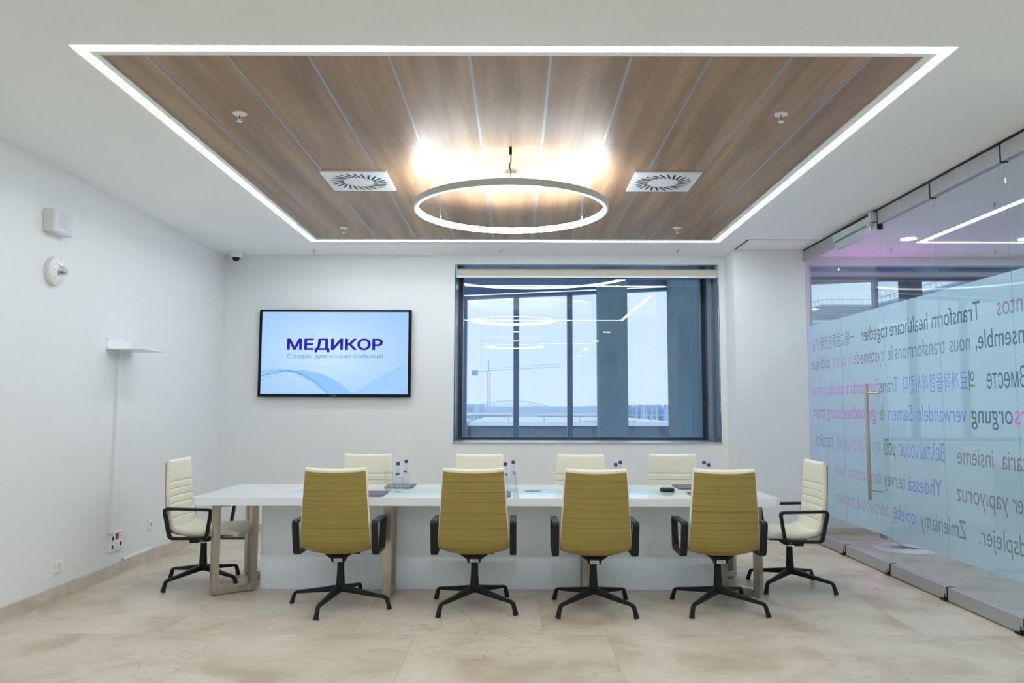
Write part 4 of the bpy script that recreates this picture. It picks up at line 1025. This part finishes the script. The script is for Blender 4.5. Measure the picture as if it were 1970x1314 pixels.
SEAT = [(0, -.190, .446), (0, -.160, .430), (0, -.09, .418), (0, .02, .419), (0, .14, .425), (0, .24, .430), (0, .30, .424), (0, .345, .400)]
def backw(t): return .214 + (.252 - .214) * min(1, t / .95) ** 0.9
bk_bm, bk_at, bk_L = pad_mesh(BACK, lambda t: .024, backw, lambda t: .040, [.175 + .058 * k for k in range(6)], .022, lambda t: .009 * max(0, 1 - t / .3))
st_bm, st_at, st_L = pad_mesh(SEAT, lambda t: .030, lambda t: .246 + .004 * min(1, t * 4) - .012 * max(0, t - .8) * 5, lambda t: .014 + .026 * max(0, 1 - t / .4), [.10 + .05 * k for k in range(6)], .028)
SHELL = [(0, -.2585, .966), (0, -.256, .90), (0, -.250, .78), (0, -.240, .66), (0, -.228, .565), (0, -.214, .49), (0, -.188, .428), (0, -.14, .402), (0, -.06, .390), (0, .06, .388)]
def shell_mesh():
    at, L = resample(SHELL, .01); bm = BM(); N, K = 40, 16; front, back = [], []
    for i in range(N + 1):
        s = L * i / N; p = at(s); q0, q1 = at(max(0, s - .006)), at(min(L, s + .006)); ty, tz = q1[1] - q0[1], q1[2] - q0[2]; l_ = math.hypot(ty, tz); ny, nz = -tz / l_, ty / l_
        tt = min(1, s / .60); hw = (.2100 + (.2505 - .2100) * tt)
        if s > .62: hw *= 1 - .45 * ((s - .62) / (L - .62)) ** 1.5
        sag = .040 if s < .62 else .040 - .018 * min(1, (s - .62) / .12)
        zl = .009 * max(0, 1 - s / .2)
        hb = .0245 if s < .5 else .0245 - .0225 * min(1, (s - .5) / .1)
        eg = .006 * max(0, min(1, (.62 - s) / .3))
        fr, bc = [], []
        for k in range(K + 1):
            u = 2 * k / K - 1; off = sag * u * u - hb + eg * abs(u) ** 8
            fr.append(bm.verts.new((hw * u, p[1] + ny * off, p[2] + nz * off + zl * u * u))); off -= .009 - .006 * abs(u) ** 6
            bc.append(bm.verts.new((hw * u, p[1] + ny * off, p[2] + nz * off + zl * u * u)))
        front.append(fr); back.append(bc)
    for G in (front, back):
        for i in range(N):
            for k in range(K): bm.faces.new((G[i][k], G[i][k + 1], G[i + 1][k + 1], G[i + 1][k]))
    for i in range(N):
        for k in (0, K): bm.faces.new((front[i][k], front[i + 1][k], back[i + 1][k], back[i][k]))
    for k in range(K):
        for i in (0, N): bm.faces.new((front[i][k], front[i][k + 1], back[i][k + 1], back[i][k]))
    return bm
ch0 = thing('conference_chair', '', 'chair', (0, 0, 0), 0, 'conference chairs around the table')
obj('backrest', bk_bm, M['leather'], ch0, 50); obj('seat', st_bm, M['leather'], ch0, 50)
obj('wood_shell', shell_mesh(), M['veneer'], ch0, 40)['label'] = 'olive brown wood veneer shell'
bm = BM(); prism(bm, [(-.10, -.06), (.10, -.06), (.10, .18), (-.10, .18)], .380, .392); obj('seat_pan', bm, M['black'], ch0)
for s in (-1, 1):
    bm = BM(); x = s * .276
    cor = [(-.214, .627), (.150, .618), (.118, .398), (-.163, .398)]; path = []
    for i, c_ in enumerate(cor):
        c_ = Vector(c_); p_, n_ = Vector(cor[i - 1]), Vector(cor[(i + 1) % 4]); r = .030
        a = c_ + (p_ - c_).normalized() * r; b = c_ + (n_ - c_).normalized() * r
        for k in range(6):
            t = k / 5; q = a * (1 - t) ** 2 + c_ * 2 * t * (1 - t) + b * t * t; path.append((x, q.x, q.y))
    full = []
    for i in range(len(path)):
        p, q = Vector(path[i]), Vector(path[(i + 1) % len(path)]); full.append(p)
        if (q - p).length > .05:
            for k in range(1, 4): full.append(p.lerp(q, k / 4))
    tube(bm, full, .0235, .0105, 12, True, (1, 0, 0), True); obj('armrest', bm, M['black'], ch0, 40)
bm = BM(); prism(bm, [(-.095, .382), (.095, .382), (.062, .358), (.048, .352), (.045, .326), (-.045, .326), (-.048, .352), (-.062, .358)], -.10, -.03, 'y', .003)
prism(bm, [(-.13, .378), (.10, .378), (.085, .360), (.05, .335), (-.05, .335), (-.10, .352)], -.042, .042, 'x', .003)
mech = obj('tilt_mechanism', bm, M['black'], ch0)
bm = BM(); lathe(bm, [(.010, -.049), (.010, -.045)], 0, .0, .352, 14, 'x'); lathe(bm, [(.010, .045), (.010, .049)], 0, .0, .352, 14, 'x'); obj('pivot_cap', bm, M['alu'], mech, 40)
bm = BM(); tube(bm, [(.05, .02, .372), (.135, .02, .370)], .006, .004, 8); obj('lever', bm, M['black'], ch0, 40)
bm = BM(); lathe(bm, [(.024, .318), (.024, .333)], n=20); obj('gas_lift_collar', bm, M['alu'], ch0, 40)
bm = BM(); lathe(bm, [(.033, .105), (.035, .125), (.031, .16), (.0255, .25), (.024, .32)], n=24); obj('column', bm, M['blackmetal'], ch0, 40)
def star(ang):
    out = []
    for k in range(4):
        a = ang + k * PI / 2; bm = BM(); ca, sa = math.cos(a), math.sin(a)
        sd = Vector((-sa, ca, 0))
        pp = [(.015, .128), (.06, .122), (.15, .109), (.25, .095), (.325, .086), (.345, .080), (.355, .068), (.368, .030), (.376, .001)]
        wx = [.026, .024, .020, .016, .013, .0125, .0125, .014, .0165]; wy = [.024, .021, .017, .0135, .011, .0115, .012, .012, .014]
        tube(bm, [(r * ca, r * sa, z) for r, z in pp], wx, wy, 12, False, sd, True)
        out.append(bm)
    return out
BASE = {}
def chair(x, y, rz, base_ang, lab, group, sticker, first=[True]):
    """base_ang: world angle of one foot"""
    if first[0]:
        t = ch0; t.location = (x, y, 0); t.rotation_euler = (0, 0, rz); t['label'] = lab; t['group'] = group; first[0] = False
        src = [c for c in ch0.children]
    else:
        t = ch0.copy(); C.objects.link(t); t.location = (x, y, 0); t.rotation_euler = (0, 0, rz); t['label'] = lab; t['group'] = group
        for c in PARTS:
            n_ = c.copy(); C.objects.link(n_); n_.parent = t
            for g_ in c.children: d = g_.copy(); C.objects.link(d); d.parent = n_
    for bm in star(math.radians(base_ang) - rz): obj('leg', bm, M['blackmetal'], t, 40)
    if sticker:
        b = BM(); box(b, -.030, .030, -.1015, -.1005, .330, .352)
        st = obj('barcode_sticker', b, M['white'], t)
        b = BM(); xx = -.024; rr = random.Random(5)
        while xx < .022: w_ = .0015 + .003 * rr.random(); box(b, xx, xx + w_, -.1022, -.1016, .333, .349); xx += w_ + .0015 + .002 * rr.random()
        obj('barcode', b, M['grey'], st)
    return t
PARTS = [c for c in ch0.children]
G1, G2, G3 = 'chairs along the near side', 'chairs along the far side', 'chairs at the table ends'
chair(-1.257, 5.748, 0, 78, 'wood-backed cream chair, leftmost of the near row', G1, True)
chair(-.295, 5.740, 0, 52, 'wood-backed cream chair, second from left in the near row', G1, True)
chair(.552, 5.695, 0, 45, 'wood-backed cream chair, third from left in the near row', G1, True)
chair(1.444, 5.722, 0, 48, 'wood-backed cream chair, rightmost of the near row', G1, True)
chair(-1.335, 6.93, PI, 40, 'cream chair on the far side below the television', G2, False)
chair(-.330, 6.93, PI, 40, 'cream chair on the far side below the left end of the window', G2, False)
chair(.582, 6.93, PI, 40, 'cream chair on the far side below the middle of the window', G2, False)
chair(1.432, 7.02, PI, 50, 'cream chair on the far side below the right end of the window', G2, False)
chair(-2.531, 6.474, -PI / 2 + .02, 63, 'cream leather chair at the left end of the table', G3, False)
chair(2.190, 6.390, PI / 2 - .02, 43, 'cream leather chair at the right end of the table by the glass wall', G3, False)
